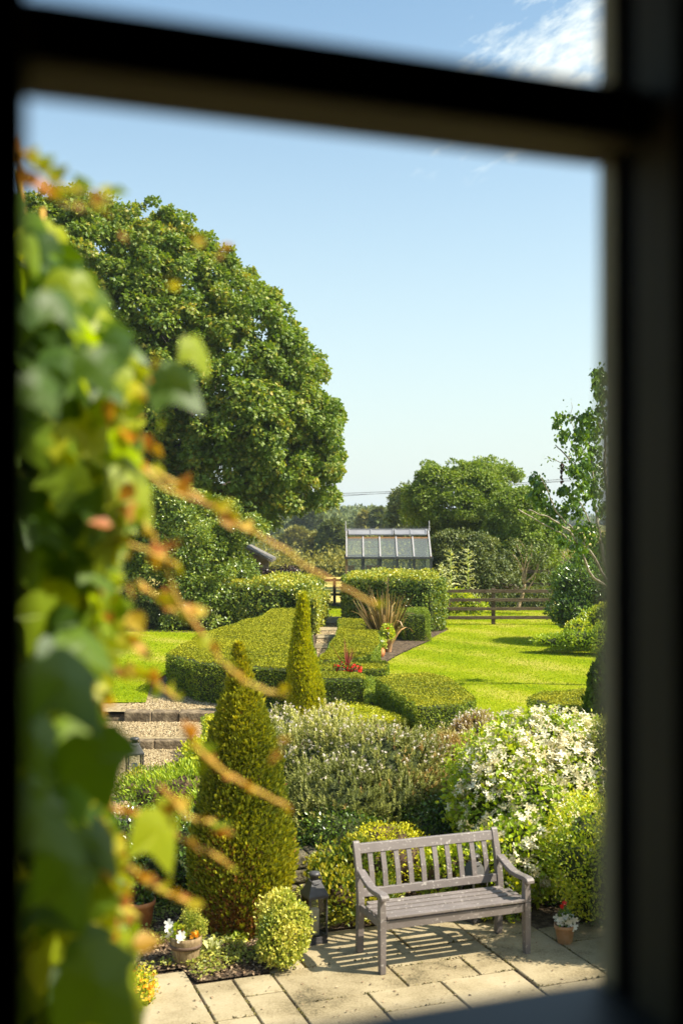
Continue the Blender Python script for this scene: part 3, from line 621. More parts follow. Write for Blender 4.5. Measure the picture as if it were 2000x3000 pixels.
mb = MB(); JP = []
for (s0, s1, t0, t1) in rects:
    for a, b in (((s0, t0), (s1, t0)), ((s0, t0), (s0, t1))):
        ln = math.hypot(b[0] - a[0], b[1] - a[1]); k = int(ln * 130); f = rng.random(k); sp_ = np.sin(f * 17 * ln + s0 * 9) > -.2; f = f[sp_]
        for v in f: JP.append(L(a[0] + (b[0] - a[0]) * v, a[1] + (b[1] - a[1]) * v, -.004) + rng.normal(size=3) * (.004, .004, .001))
JP = np.array(JP); k = len(JP); mb.leaves(T_D, JP, unit(rdir(k) + UP * .5), rdir(k), .010 + .012 * rng.random(k), 0)
mb.build('moss', 'moss', kind='stuff', label='dark moss and dirt in the paving joints', cat='moss')
mb = MB(); k = 420; st_ = np.c_[rng.uniform(1.2, 6, k), 6.8 + 2.1 * rng.random(k) ** .55]; p = np.array([L(a, b, .006) for a, b in st_]); mb.leaves(T_L, p, unit(rdir(k) * (1, 1, .15)), unit(UP + rdir(k) * .35), .012 + .016 * rng.random(k), 0)
mb.build('fallen_leaves', 'litter', kind='stuff', label='small dry fallen leaves scattered on the paving', cat='fallen leaves')

# gravel path, three levels on the left and the path through the box hedges
def pebbles(mb, poly, zf, n, sz, mi=1):
    q = sample_poly(poly, n); z = zf(q[:, 0], q[:, 1]); p = np.c_[q, z + .002]
    tv = ([(-.5, 0, 0), (0, -.45, 0), (.5, 0, 0), (0, .4, 0), (0, 0, .45)], [(0, 1, 4), (1, 2, 4), (2, 3, 4), (3, 0, 4)])
    a = rng.random(n) * 6.28; d = np.c_[np.cos(a), np.sin(a), np.zeros(n)]
    mb.leaves(tv, p, d, np.tile(UP, (n, 1)) + rdir(n) * .25, sz * (.6 + rng.random(n) * .8), mi)
M['pebble'] = leaf_mat('pebble', [(.10, .07, .035), (.34, .25, .13), (.56, .45, .28)], 0.0, .8, .2)
gp = [(-4.2, 13.2), (-1.3, 13.2), (-1.45, 19.4), (-1.9, 20.4), (-6, 20.4), (-6, 13.2)]
mb = MB(); a, b = sheet(np.linspace(-6, -1.35, 20), np.linspace(13, 17.25, 12), lambda x, y: x * 0 + .004); mb.add(a, b)
a, b = sheet(np.linspace(-6, -1.35, 20), np.linspace(17.25, 18.75, 8), lambda x, y: x * 0 + .134); mb.add(a, b)
a, b = sheet(np.linspace(-6, -.2, 20), np.linspace(18.75, 21.5, 8), lambda x, y: x * 0 + .285); mb.add(a, b)
pebbles(mb, [(-4.5, 13.2), (-1.35, 13.2), (-1.35, 17.2), (-4.5, 17.2)], lambda x, y: x * 0 + .004, 9000, .03)
pebbles(mb, [(-4.5, 17.4), (-1.35, 17.4), (-1.35, 18.7), (-4.5, 18.7)], lambda x, y: x * 0 + .134, 5000, .03)
pebbles(mb, [(-3.6, 18.9), (-1.0, 18.9), (-1.0, 21.0), (-3.0, 20.2), (-3.6, 20)], lambda x, y: x * 0 + .285, 5000, .03)
struct(mb, 'gravel_path', ['gravel', 'pebble'])
mb = MB(); pth = [(-.50, 19.0), (-.12, 19.0), (-.12, 23), (-.05, 31), (.05, 36.5), (-.72, 36.5), (-.68, 31), (-.50, 24)]
a, b = polysheet(pth, ZL + .006); mb.add(a, orient(a, b)); pebbles(mb, pth, lambda x, y: x * 0 + ZL + .006, 4500, .035); struct(mb, 'garden_path', ['gravel', 'pebble'])
mb = MB()
for k, yy in enumerate((34.2, 34.75, 35.3, 35.85)): mb.box((-.3, yy, ZL + .03), (.72, .5, .06))
for k, yy in enumerate((28.0, 30.3, 32.4)): mb.box((-.34 + .02 * k, yy, ZL + .02), (.62, .9, .04), rnd=.3 * k)
mb.build('stepping_slab', 'slab', kind='structure', bevel=.01)
bed = [(.55, 22.4), (.95, 25.1), (1.3, 26.5), (1.85, 28.3), (2.25, 29.5), (2.3, 31), (.5, 33), (.5, 27)]
mb = MB(); a, b = polysheet(bed, ZL + .012); mb.add(a, orient(a, b)); struct(mb, 'flower_bed_soil', 'soil')

# stone step risers on the left
def stone_row(name, label, x0, x1, y, z0, z1, n, seed):
    random.seed(seed); root = thing(name, label, 'step', ((x0 + x1) / 2, y, z0)); c = x0
    for k in range(n):
        w = (x1 - x0) / n * random.uniform(.85, 1.15) if k < n - 1 else x1 - c; mb = MB(); d = .24
        B = [(c + .003, y - .05 + random.uniform(-.02, .02), z0 - .05), (c + w - .003, y - .05 + random.uniform(-.02, .02), z0 - .05), (c + w - .003, y + d, z0 - .05), (c + .003, y + d, z0 - .05)]
        T = [(x, yy_ + (.015 if i < 2 else 0), z1 + random.uniform(-.008, .012)) for i, (x, yy_, z) in enumerate(B)]
        mb.hexa(B, T); mb.build('stone', 'stone', root, bevel=.018); c += w
stone_row('stone_step', 'low brown stone step edging the gravel, nearest to the lantern', -4.3, -2.02, 17.15, .0, .125, 3, 3)
stone_row('stone_step', 'thicker rough stone step edging the upper gravel below the long clipped hedge', -3.5, -2.05, 18.7, .13, .29, 3, 8)
random.seed(21)
# boulders beside the gravel
def boulder(name, label, c, r, seed):
    rr = np.random.default_rng(seed); nu, nv = 12, 8; us = np.arange(nu) * 2 * pi / nu; vs = np.linspace(-pi / 2 + .1, pi / 2 - .1, nv)
    V = np.array([[cos(v) * cos(u), cos(v) * sin(u), sin(v)] for v in vs for u in us]); f = 1 + .18 * np.sin(V @ rr.normal(size=3) * 3) + .1 * np.sin(V @ rr.normal(size=3) * 6)
    V = V * f[:, None] * np.array(r) + np.array(c); i = np.arange(nv - 1)[:, None] * nu; j = np.arange(nu)[None, :]; j2 = (j + 1) % nu
    mb = MB(); mb.add(V, np.stack([i + j, i + j2, i + nu + j2, i + nu + j], -1).reshape(-1, 4), 0, .5, False)
    b = mb.n - nu * nv; mb.Fi.append(np.arange(nu) + b + (nv - 1) * nu); mb.Fn.append(np.array([nu])); mb.mi.append(np.array([0])); mb.sm.append(np.array([False]))
    mb.build(name, 'stone', label=label, cat='rock')
boulder('rock', 'flat grey rock lying on the gravel beside the big conifer cone', G(600, 2148, .03), (.20, .12, .05), 2)
boulder('rock', 'dark rounded rock among the leafy plants below the gravel', G(545, 2240, .03), (.26, .14, .10), 4)
# dry stone wall behind the bed
root = thing('dry_stone_wall', 'low rough stone wall in deep shade between big conifer and bench', 'wall', L(3.4, 10.2, 0))
mb = MB(); t_ = 0
for row in range(3):
    s0 = 2.3 + random.random() * .1; hh = .13
    while s0 < 6.5:
        w = random.uniform(.16, .36); j = random.uniform(-.03, .03)
        B = [L(s0, 10.0 + j + row * .03, row * hh - .04), L(s0 + w - .015, 10.0 + j + row * .03, row * hh - .04), L(s0 + w - .015, 10.35, row * hh - .04), L(s0, 10.35, row * hh - .04)]
        T = [p + np.array((0, 0, hh - .012)) for p in B]; mb.hexa(B, T, 0, random.random()); s0 += w
mb.build('stones', 'mossy_stone', root, bevel=.02)

# ================================================================== WINDOW AND HOUSE
WO, WI = .70, .613                       # outer and inner planes of the frame, measured out from the eye
S0, S1 = .0527, .4455; ZT = CZ + .2445; ZB = CZ - .3195
W = thing('window_frame', 'dark out-of-focus window frame with crossbar and thick right mullion', 'window', L(.25, .66, ZB))
def lbox(mb, s0, s1, t0, t1, z0, z1, mi=0):
    return mb.hexa([L(s0, t0, z0), L(s1, t0, z0), L(s1, t1, z0), L(s0, t1, z0)], [L(s0, t0, z1), L(s1, t0, z1), L(s1, t1, z1), L(s0, t1, z1)], mi)
ZU = CZ + .42
mb = MB(); lbox(mb, S0 + .001, S1 - .001, .64, WO, ZT, ZT + .0355); mb.build('transom', 'frame_paint', W, bevel=.003)
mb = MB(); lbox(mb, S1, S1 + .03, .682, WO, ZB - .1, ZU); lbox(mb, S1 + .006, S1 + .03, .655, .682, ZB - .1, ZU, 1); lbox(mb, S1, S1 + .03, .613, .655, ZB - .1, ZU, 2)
lbox(mb, S1 + .03, S1 + .075, .60, .71, ZB - .1, ZU); mb.build('mullion', ['mullion_lit', 'gasket', 'mullion_shaded'], W)
mb = MB(); lbox(mb, S0 - .07, S0, .62, WO, ZB - .1, ZU); mb.build('stile', 'frame_paint', W, bevel=.003)
mb = MB(); lbox(mb, S0 + .001, S1 - .001, .60, WO, ZB - .1, ZB); mb.build('bottom_rail', 'sill_paint', W, bevel=.004)
mb = MB(); lbox(mb, S0 - .07, S1 + .075, .60, .71, ZU, ZU + .06); mb.build('head', 'frame_paint', W)
# neighbouring light to the right of the mullion, closed by a shutter-dark blind board as it reads in the photograph
mb = MB(); lbox(mb, S1 + .075, S1 + .42, .62, .70, ZT, ZT + .0235); lbox(mb, S1 + .42, S1 + .47, .60, .71, ZB - .1, ZU + .06); mb.build('right_light', 'frame_paint', W)
mb = MB(); lbox(mb, S0 - .12, S1 + .55, .71, .90, ZB - .16, ZB - .115); mb.build('outer_sill', 'sill_paint', W, bevel=.004)
H = thing('house', 'dark room and outer house wall that the window is set in', 'house', L(.25, .8, 0))
WT = .84; TOP = CZ + .52
mb = MB()
for (a0, a1, z0, z1) in ((-6, S0 - .07, -.1, TOP), (S1 + .47, 8, -.1, TOP), (S0 - .07, S1 + .47, -.1, ZB - .1), (S0 - .07, S1 + .47, ZU + .06, TOP)):
    lbox(mb, a0, a1, .60, WT if a0 > -6 else .74, z0, z1)
mb.build('wall', 'render_wall', H)
mb = MB(); z0, z1 = CZ - 1.5, CZ + .50
for (a0, a1, t0, t1, q0, q1) in ((-2, 3, -3, .60, z0 - .1, z0), (-2, 3, -3, .60, z1, z1 + .1), (-2.1, -2, -3, .60, z0 - .1, z1 + .1), (3, 3.1, -3, .60, z0 - .1, z1 + .1), (-2.1, 3.1, -3.1, -3, z0 - .1, z1 + .1),
                                 (-2, S0 - .07, .57, .598, z0, z1), (S1 + .47, 3, .57, .598, z0, z1), (S0 - .07, S1 + .47, .57, .598, z0, ZB - .1), (S0 - .07, S1 + .47, .57, .598, ZU + .06, z1)):
    lbox(mb, a0, a1, t0, t1, q0, q1)
mb.build('room_lining', 'room', H)
mb = MB(); mb.hexa([L(-6, -3.2, TOP + 2.9), L(8, -3.2, TOP + 2.9), L(8, .88, TOP + .03), L(-6, .88, TOP + .03)], [L(-6, -3.2, TOP + 2.98), L(8, -3.2, TOP + 2.98), L(8, .88, TOP + .10), L(-6, .88, TOP + .10)]); mb.build('roof', 'slate', H)

# ================================================================== BENCH
def LB(s, t, z): return L(s, t, z)
bench = thing('garden_bench', 'grey-brown painted wooden two-seat bench with slatted back on the paving', 'bench', L(3.86, 8.28, 0))
bs0, bs1, bt0, bt1 = 3.225, 4.495, 8.02, 8.55
AX = (EV, NV, UP)
def bpart(name, fn, bev=.004, label=None):
    mb = MB(); fn(mb); return mb.build(name, 'bench', bench, bevel=bev, label=label)
pw = .052
for sx in (bs0, bs1 - pw):
    # front leg
    bpart('front_leg', lambda mb: (mb.hexa([L(sx + .004, bt0, 0), L(sx + pw - .004, bt0, 0), L(sx + pw - .004, bt0 + .055, 0), L(sx + .004, bt0 + .055, 0)],
                                          [L(sx, bt0, .40), L(sx + pw, bt0, .40), L(sx + pw, bt0 + .065, .40), L(sx, bt0 + .065, .40)]),
                                  mb.hexa([L(sx, bt0, .402), L(sx + pw, bt0, .402), L(sx + pw, bt0 + .065, .402), L(sx, bt0 + .065, .402)],
                                          [L(sx + .003, bt0 + .012, .575), L(sx + pw - .003, bt0 + .012, .575), L(sx + pw - .003, bt0 + .06, .575), L(sx + .003, bt0 + .06, .575)])))
    def rl(mb):
        pr = [(0, .0, .055), (.40, -.025, .06), (.62, .015, .05), (.80, .075, .042), (.835, .088, .036), (.848, .097, .02)]
        V = []
        for z, o, th in pr:
            t = bt1 - .055 + o; V += [L(sx, t, z), L(sx + pw, t, z), L(sx + pw, t + th, z), L(sx, t + th, z)]
        fs = [(3, 2, 1, 0)]
        for k in range(len(pr) - 1):
            a = 4 * k; fs += [(a + i, a + (i + 1) % 4, a + 4 + (i + 1) % 4, a + 4 + i) for i in range(4)]
        a = 4 * (len(pr) - 1); fs.append((a, a + 1, a + 2, a + 3)); mb.add(V, fs)
    bpart('back_post', rl)
    def arm(mb):
        pr = [(bt1 - .06, .655, .03), (bt1 - .12, .638, .034), (bt1 - .20, .612, .036), (bt1 - .29, .594, .036), (bt1 - .38, .592, .036), (bt1 - .46, .600, .036), (bt1 - .52, .604, .036), (bt1 - .555, .598, .034), (bt1 - .572, .584, .026)]
        V = []; aw = .066; s_ = sx + pw / 2 - aw / 2
        for t, z, th in pr: V += [L(s_, t, z - th), L(s_ + aw, t, z - th), L(s_ + aw, t, z), L(s_, t, z)]
        fs = [(0, 1, 2, 3)]
        for k in range(len(pr) - 1):
            a = 4 * k; fs += [(a + (i + 1) % 4, a + i, a + 4 + i, a + 4 + (i + 1) % 4) for i in range(4)]
        a = 4 * (len(pr) - 1); fs.append((a + 3, a + 2, a + 1, a)); mb.add(V, fs)
    bpart('armrest', arm, .006)
    bpart('side_rail', lambda mb: mb.hexa([L(sx + .012, bt0 + .066, .33), L(sx + pw - .014, bt0 + .066, .33), L(sx + pw - .014, bt1 - .08, .33), L(sx + .012, bt1 - .08, .33)],
                                          [L(sx + .012, bt0 + .066, .397), L(sx + pw - .014, bt0 + .066, .397), L(sx + pw - .014, bt1 - .08, .385), L(sx + .012, bt1 - .08, .385)]))
bpart('front_apron', lambda mb: lbox(mb, bs0 + pw, bs1 - pw, bt0 + .014, bt0 + .040, .325, .392))
bpart('seat_brace', lambda mb: lbox(mb, 3.84, 3.88, bt0 + .042, bt1 - .09, .33, .388))
for k in range(5):
    t = bt0 - .004 + k * .092; z = .402 + (.006 if k == 0 else -.002 * k)
    bpart('seat_slat', lambda mb: lbox(mb, bs0 + (pw + .004 if k == 0 else .012 if k < 4 else pw + .0), bs1 - (pw + .004 if k == 0 else .012 if k < 4 else pw), t, t + .061, z - .001, z + .020), .004)
def lean(z): return bt1 - .055 + np.interp(z, [0, .40, .62, .80, .84], [0, -.025, .015, .075, .088])
def rail(mb, z0, z1, th):
    a, b = lean(z0) + .008, lean(z1) + .008
    mb.hexa([L(bs0 + pw, a, z0), L(bs1 - pw, a, z0), L(bs1 - pw, a + th, z0), L(bs0 + pw, a + th, z0)], [L(bs0 + pw, b, z1), L(bs1 - pw, b, z1), L(bs1 - pw, b + th, z1), L(bs0 + pw, b + th, z1)])
bpart('top_rail', lambda mb: rail(mb, .755, .825, .03)); bpart('lower_back_rail', lambda mb: rail(mb, .435, .495, .03))
for k in range(10):
    s_ = bs0 + pw + .082 + k * (bs1 - bs0 - 2 * pw - .164) / 9 - .021
    def sl(mb):
        zs = [.493, .62, .70, .757]; V = []
        for z in zs:
            t = lean(z) + .016; V += [L(s_, t, z), L(s_ + .042, t, z), L(s_ + .042, t + .014, z), L(s_, t + .014, z)]
        fs = [(3, 2, 1, 0), (12, 13, 14, 15)]
        for q in range(3): fs += [(4 * q + i, 4 * q + (i + 1) % 4, 4 * q + 4 + (i + 1) % 4, 4 * q + 4 + i) for i in range(4)]
        mb.add(V, fs)
    bpart('back_slat', sl, .002)

# ================================================================== LANTERNS
def lantern(label, loc, rot, h=.58, w=.165):
    root = thing('lantern', label, 'lantern', loc, None); x, y, z = loc; c, s = cos(rot), sin(rot)
    ex = np.array((c, s, 0)); ey = np.array((-s, c, 0)); o = np.array(loc); bh = h * .62
    mb = MB()
    mb.box(o + UP * .012, (w, w, .024), (ex, ey, UP)); mb.box(o + UP * .04, (w * .94, w * .94, .032), (ex, ey, UP))
    for i in (-1, 1):
        for j in (-1, 1): mb.box(o + ex * i * (w / 2 - .008) + ey * j * (w / 2 - .008) + UP * (bh / 2 + .02), (.014, .014, bh - .03), (ex, ey, UP))
    mb.box(o + UP * (bh + .012), (w * 1.06, w * 1.06, .02), (ex, ey, UP)); mb.build('frame', 'black_metal', root, bevel=.002)
    mb = MB(); a, b = w * .53, w * .21
    f = lambda r, zz: [o + ex * i * r + ey * j * r + UP * zz for i, j in ((-1, -1), (1, -1), (1, 1), (-1, 1))]
    mb.hexa(f(a, bh + .022), f(b, bh + .022 + h * .2)); mb.build('roof', 'black_metal', root, bevel=.002)
    mb = MB(); zt = bh + .022 + h * .2; mb.lathe(o, [(b * .95, zt - .004), (b * .95, zt + .03), (b * 1.35, zt + .033), (b * 1.4, zt + .046), (b * 1.2, zt + .058), (b * .4, zt + .062)], 20); mb.build('cap', 'black_metal', root)
    mb = MB(); pts = [o + UP * (zt + .02) + (ex * cos(t) * b * 1.6 + (-ey * .8 - UP * .55) * sin(t) * b * 2.1) for t in np.linspace(-.1, pi + .1, 20)]
    mb.tube(pts, .0035, 6); mb.build('handle', 'black_metal', root)
    mb = MB(); q = w / 2 - .008
    for i, j in ((0, -1), (0, 1), (-1, 0), (1, 0)):
        c_ = o + (ex * i + ey * j) * q + UP * (bh / 2 + .03); mb.box(c_, (w - .03, .002, bh - .055) if i == 0 else (.002, w - .03, bh - .055), (ex, ey, UP))
    mb.build('glass', 'clear_glass', root)
    mb = MB(); mb.lathe(o + UP * .057, [(.036, 0), (.036, .2), (.031, .206), (.012, .2)], 20); mb.build('candle', 'candle', root)
g_ = G(921, 2757, 0)
lantern('black metal lantern with a white candle standing left of the bench', tuple(g_), TH + .1)
lantern('black metal lantern standing behind the right end of the bench', tuple(L(4.42, 8.86, 0)), TH + .25)
lantern('black metal lantern half hidden by the vine at the foot of the gravel path', tuple(P(395, 2300, 14.0)), .35, h=.60, w=.19)

# ================================================================== POTS
def pot(label, loc, prof, m, fill_r, fill_z, name='plant_pot', group=None):
    root = thing(name, label, 'plant pot', loc, group); mb = MB(); mb.lathe(loc, prof, 32, cap=False)
    V = mb.n; mb.build('pot', m, root); s_ = MB(); s_.lathe(loc, [(.002, fill_z), (fill_r, fill_z)], 20, cap=False); s_.build('compost', 'soil', root); return root
def flat_flowers(mb, pts, tpl, size, mi, up=.9):
    n = len(pts); mb.leaves(tpl, pts, rdir(n), unit(UP * up * .7 + rdir(n) * .4 + np.array((0, -1.0, 0))), size, mi)
def posy(parent, name, loc, r, h, n, leafm, size, flowers=(), tpl=T_L):
    """potted plant as its own thing is avoided: the planting is a part of the pot"""
    e = [(loc[0], loc[1], loc[2] + h * .4, r, r, h * .6)]; mats = ['twig', leafm]; fl = []
    for (m_, cnt, tp, fs, zf) in flowers: mats.append(m_); fl.append((len(mats) - 1, cnt, tp, fs, zf))
    mb = shrub(e, n, (1.,), size, tpl, .12, .2, 8, loc[2], .6, .5, fl); mb.build(name, mats, parent)

lp = G(545, 2822, 0); 
br = pot('small weathered wooden half-barrel pot with white and orange flowers', tuple(lp), [(.09, 0), (.096, .03), (.122, .185), (.126, .215), (.114, .215), (.108, .19)], 'oak', .112, .19, name='barrel_planter')
mb = MB(); mb.lathe(lp, [(.1162, .13), (.1215, .13), (.1250, .158), (.1195, .158)], 32, cap=False); mb.build('hoop', 'oak_band', br)
posy(br, 'foliage', lp + (-.06, -.01, .19), .055, .10, 260, 'bright', .03)
mb = shrub([(lp[0] + .04, lp[1] + .03, lp[2] + .31, .075, .07, .11), (lp[0] + .10, lp[1] + .02, lp[2] + .26, .06, .06, .08)], 3000, (1.,), .013, T_D, .16, .2, 12, None, .9, 0, deep=.7); mb.build('feathery_foliage', ['twig', 'varieg'], br)
mb = MB(); flat_flowers(mb, lp + np.array([(-.03, -.115, .235), (-.125, -.03, .27), (-.13, .0, .30), (-.115, -.05, .235), (-.02, -.11, .25)]), T_F5, .042, 0); mb.build('white_flowers', 'petal_white', br)
mb = MB(); flat_flowers(mb, lp + np.array([(.07, -.06, .24), (.09, -.06, .22), (.085, -.045, .25), (.06, -.05, .25), (.095, -.05, .235), (.055, -.065, .225)]), T_F5, .02, 0); mb.build('orange_flowers', 'petal_orange', br)
mb = MB(); flat_flowers(mb, lp + np.array([(-.015, -.06, .275)]), T_F5, .02, 0); mb.build('red_flower', 'petal_red', br)

lp = G(1653, 2762, 0)
pr = pot('small terracotta pot of white petunias with one red flower, right of the bench', tuple(lp), [(.052, 0), (.06, .02), (.078, .115), (.084, .12), (.086, .15), (.078, .15), (.072, .12)], 'terracotta_pale', .074, .125)
posy(pr, 'foliage', lp + (0, 0, .13), .06, .12, 260, 'glossy', .03)
mb = MB(); pts = lp + np.c_[rng.normal(size=(26, 2)) * (.042, .03) - (0, .03), .165 + rng.random(26) * .06]; flat_flowers(mb, pts, T_F5, .036, 0, .5); flat_flowers(mb, lp + np.array([(.09, -.03, .19), (.07, -.05, .15), (.055, -.06, .14)]), T_F5, .03, 0, .2); mb.build('white_flowers', 'petal_white', pr)
mb = MB(); flat_flowers(mb, lp + np.array([(-.01, .02, .30), (.0, .01, .315), (-.025, .0, .29)]), T_F5, .022, 0); mb.tube([lp + (0, .01, .16), lp + (-.005, .01, .3)], .003, 5, 1); mb.build('red_flower', ['petal_red', 'bright'], pr)

lp = G(408, 2722, 0)
pl = pot('tall dark terracotta pot in shade, half hidden behind the vine', tuple(lp), [(.09, 0), (.10, .03), (.125, .20), (.135, .205), (.138, .245), (.125, .245), (.12, .2)], 'terracotta', .12, .21)
posy(pl, 'foliage', lp + (0, 0, .21), .12, .28, 700, 'glossy', .04)
lp = G(1111, 1924, ZL + .012)
p1 = pot('squat round terracotta pot, nearer of the two beside the low hedge', tuple(lp), [(.085, 0), (.12, .05), (.127, .11), (.115, .17), (.098, .19), (.108, .205), (.098, .205), (.09, .18)], 'terracotta', .092, .185)
posy(p1, 'foliage', lp + (0, 0, .19), .12, .22, 700, 'bright', .04, [('petal_white', 40, T_F5, .03, .5)])
lp = G(1136, 1910, ZL + .012)
p2 = pot('tall terracotta pot with red-flowered plant, behind the round pot', tuple(lp), [(.075, 0), (.08, .02), (.118, .26), (.128, .265), (.13, .31), (.118, .31), (.11, .27)], 'terracotta_pale', .112, .275)
posy(p2, 'foliage', lp + (0, 0, .28), .15, .34, 900, 'bright', .045, [('petal_red', 26, T_F5, .035, .72), ('petal_white', 16, T_F5, .03, .4)])

# ================================================================== HEDGES AND CONES
A = [(-3.15, 20.9), (-2.95, 24.6), (-2.5, 26.8), (-2.0, 29.2), (-1.85, 31.6), (-1.15, 31.6), (-.75, 26), (-.55, 22.3), (-.42, 19.1), (-.86, 18.8), (-1.5, 19.15), (-1.95, 19.35), (-2.42, 19.75)]
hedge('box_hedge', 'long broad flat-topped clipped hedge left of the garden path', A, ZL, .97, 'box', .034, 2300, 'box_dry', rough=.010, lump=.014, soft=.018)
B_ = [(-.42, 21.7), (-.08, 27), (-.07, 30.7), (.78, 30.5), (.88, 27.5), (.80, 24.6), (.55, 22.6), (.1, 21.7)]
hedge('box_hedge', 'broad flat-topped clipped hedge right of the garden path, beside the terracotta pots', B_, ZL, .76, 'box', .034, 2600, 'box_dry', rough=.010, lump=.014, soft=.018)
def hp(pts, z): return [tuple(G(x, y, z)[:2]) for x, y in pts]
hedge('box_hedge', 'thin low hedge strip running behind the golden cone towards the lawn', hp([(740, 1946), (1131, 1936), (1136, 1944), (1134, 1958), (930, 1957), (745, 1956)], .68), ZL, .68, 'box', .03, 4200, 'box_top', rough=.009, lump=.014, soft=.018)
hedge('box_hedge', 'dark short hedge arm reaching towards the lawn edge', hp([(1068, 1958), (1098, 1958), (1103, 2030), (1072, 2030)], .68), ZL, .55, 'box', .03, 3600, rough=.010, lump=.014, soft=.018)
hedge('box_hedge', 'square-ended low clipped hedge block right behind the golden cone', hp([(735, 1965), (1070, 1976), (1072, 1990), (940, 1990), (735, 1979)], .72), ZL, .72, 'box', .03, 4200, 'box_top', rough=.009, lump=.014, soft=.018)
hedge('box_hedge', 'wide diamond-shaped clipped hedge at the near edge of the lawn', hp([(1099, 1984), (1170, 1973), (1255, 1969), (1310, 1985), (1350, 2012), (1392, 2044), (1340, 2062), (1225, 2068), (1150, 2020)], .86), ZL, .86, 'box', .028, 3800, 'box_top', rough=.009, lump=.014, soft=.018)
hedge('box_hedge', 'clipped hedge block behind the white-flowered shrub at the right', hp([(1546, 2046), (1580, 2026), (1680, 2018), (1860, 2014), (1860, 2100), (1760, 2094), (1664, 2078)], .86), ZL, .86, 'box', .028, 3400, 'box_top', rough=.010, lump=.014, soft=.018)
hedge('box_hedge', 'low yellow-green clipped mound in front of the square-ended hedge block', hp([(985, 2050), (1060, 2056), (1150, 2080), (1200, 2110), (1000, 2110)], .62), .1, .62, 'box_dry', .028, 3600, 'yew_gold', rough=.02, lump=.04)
hedge('box_hedge', 'small rounded clipped bush by the gravel path left of the big cone', hp([(595, 2096), (640, 2086), (660, 2140), (605, 2150)], .55), .1, .55, 'box', .028, 3600, 'yew_gold', rough=.02)
hedge('box_hedge', 'small dark clipped hedge block behind the spiky brown plant', [(1.62, 29.4), (2.2, 29.3), (2.25, 31), (1.5, 31)], ZL, ZL + .72, 'box', .035, 2400, rough=.015)
# tall laurel hedges
H1 = [(-3.9, 33.2), (-2.2, 32.8), (-1.1, 32.6), (-.78, 33.6), (-.55, 36.8), (-1.3, 37.2), (-4.3, 36.0)]
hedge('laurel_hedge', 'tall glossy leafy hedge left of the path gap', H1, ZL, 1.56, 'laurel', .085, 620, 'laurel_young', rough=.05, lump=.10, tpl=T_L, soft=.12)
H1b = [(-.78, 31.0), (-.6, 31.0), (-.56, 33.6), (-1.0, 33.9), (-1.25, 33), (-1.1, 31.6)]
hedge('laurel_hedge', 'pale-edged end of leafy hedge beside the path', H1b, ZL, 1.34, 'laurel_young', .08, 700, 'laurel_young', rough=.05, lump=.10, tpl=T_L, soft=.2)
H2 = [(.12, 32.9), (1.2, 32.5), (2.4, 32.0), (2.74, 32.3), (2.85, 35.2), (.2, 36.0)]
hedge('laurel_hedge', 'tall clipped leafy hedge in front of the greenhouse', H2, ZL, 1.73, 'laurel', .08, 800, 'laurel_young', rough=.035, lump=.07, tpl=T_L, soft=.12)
hedge('beech_hedge', 'low dark purple-leaved hedge behind the leafy hedge', [(-4.6, 40), (-1.6, 40), (-1.5, 41.5), (-4.6, 41.5)], ZL, 1.63, 'purple', .08, 500, 'purple', rough=.06, lump=.12, tpl=T_L)
hedge('field_hedge', 'long rough hedge crossing the field behind the greenhouse', [(-12, 74), (18, 72), (18, 75), (-12, 77)], -.6, .95, 'wood_yellow', .22, 60, 'wood_yellow', rough=.25, lump=.35)
hedge('field_hedge', 'rough hedge across the pale field right of the small bare-stemmed tree', [(7.5, 58), (20, 57), (20, 60), (7.5, 61)], .2, 1.35, 'wood_yellow', .12, 240, 'wood_yellow', rough=.12, lump=.2)

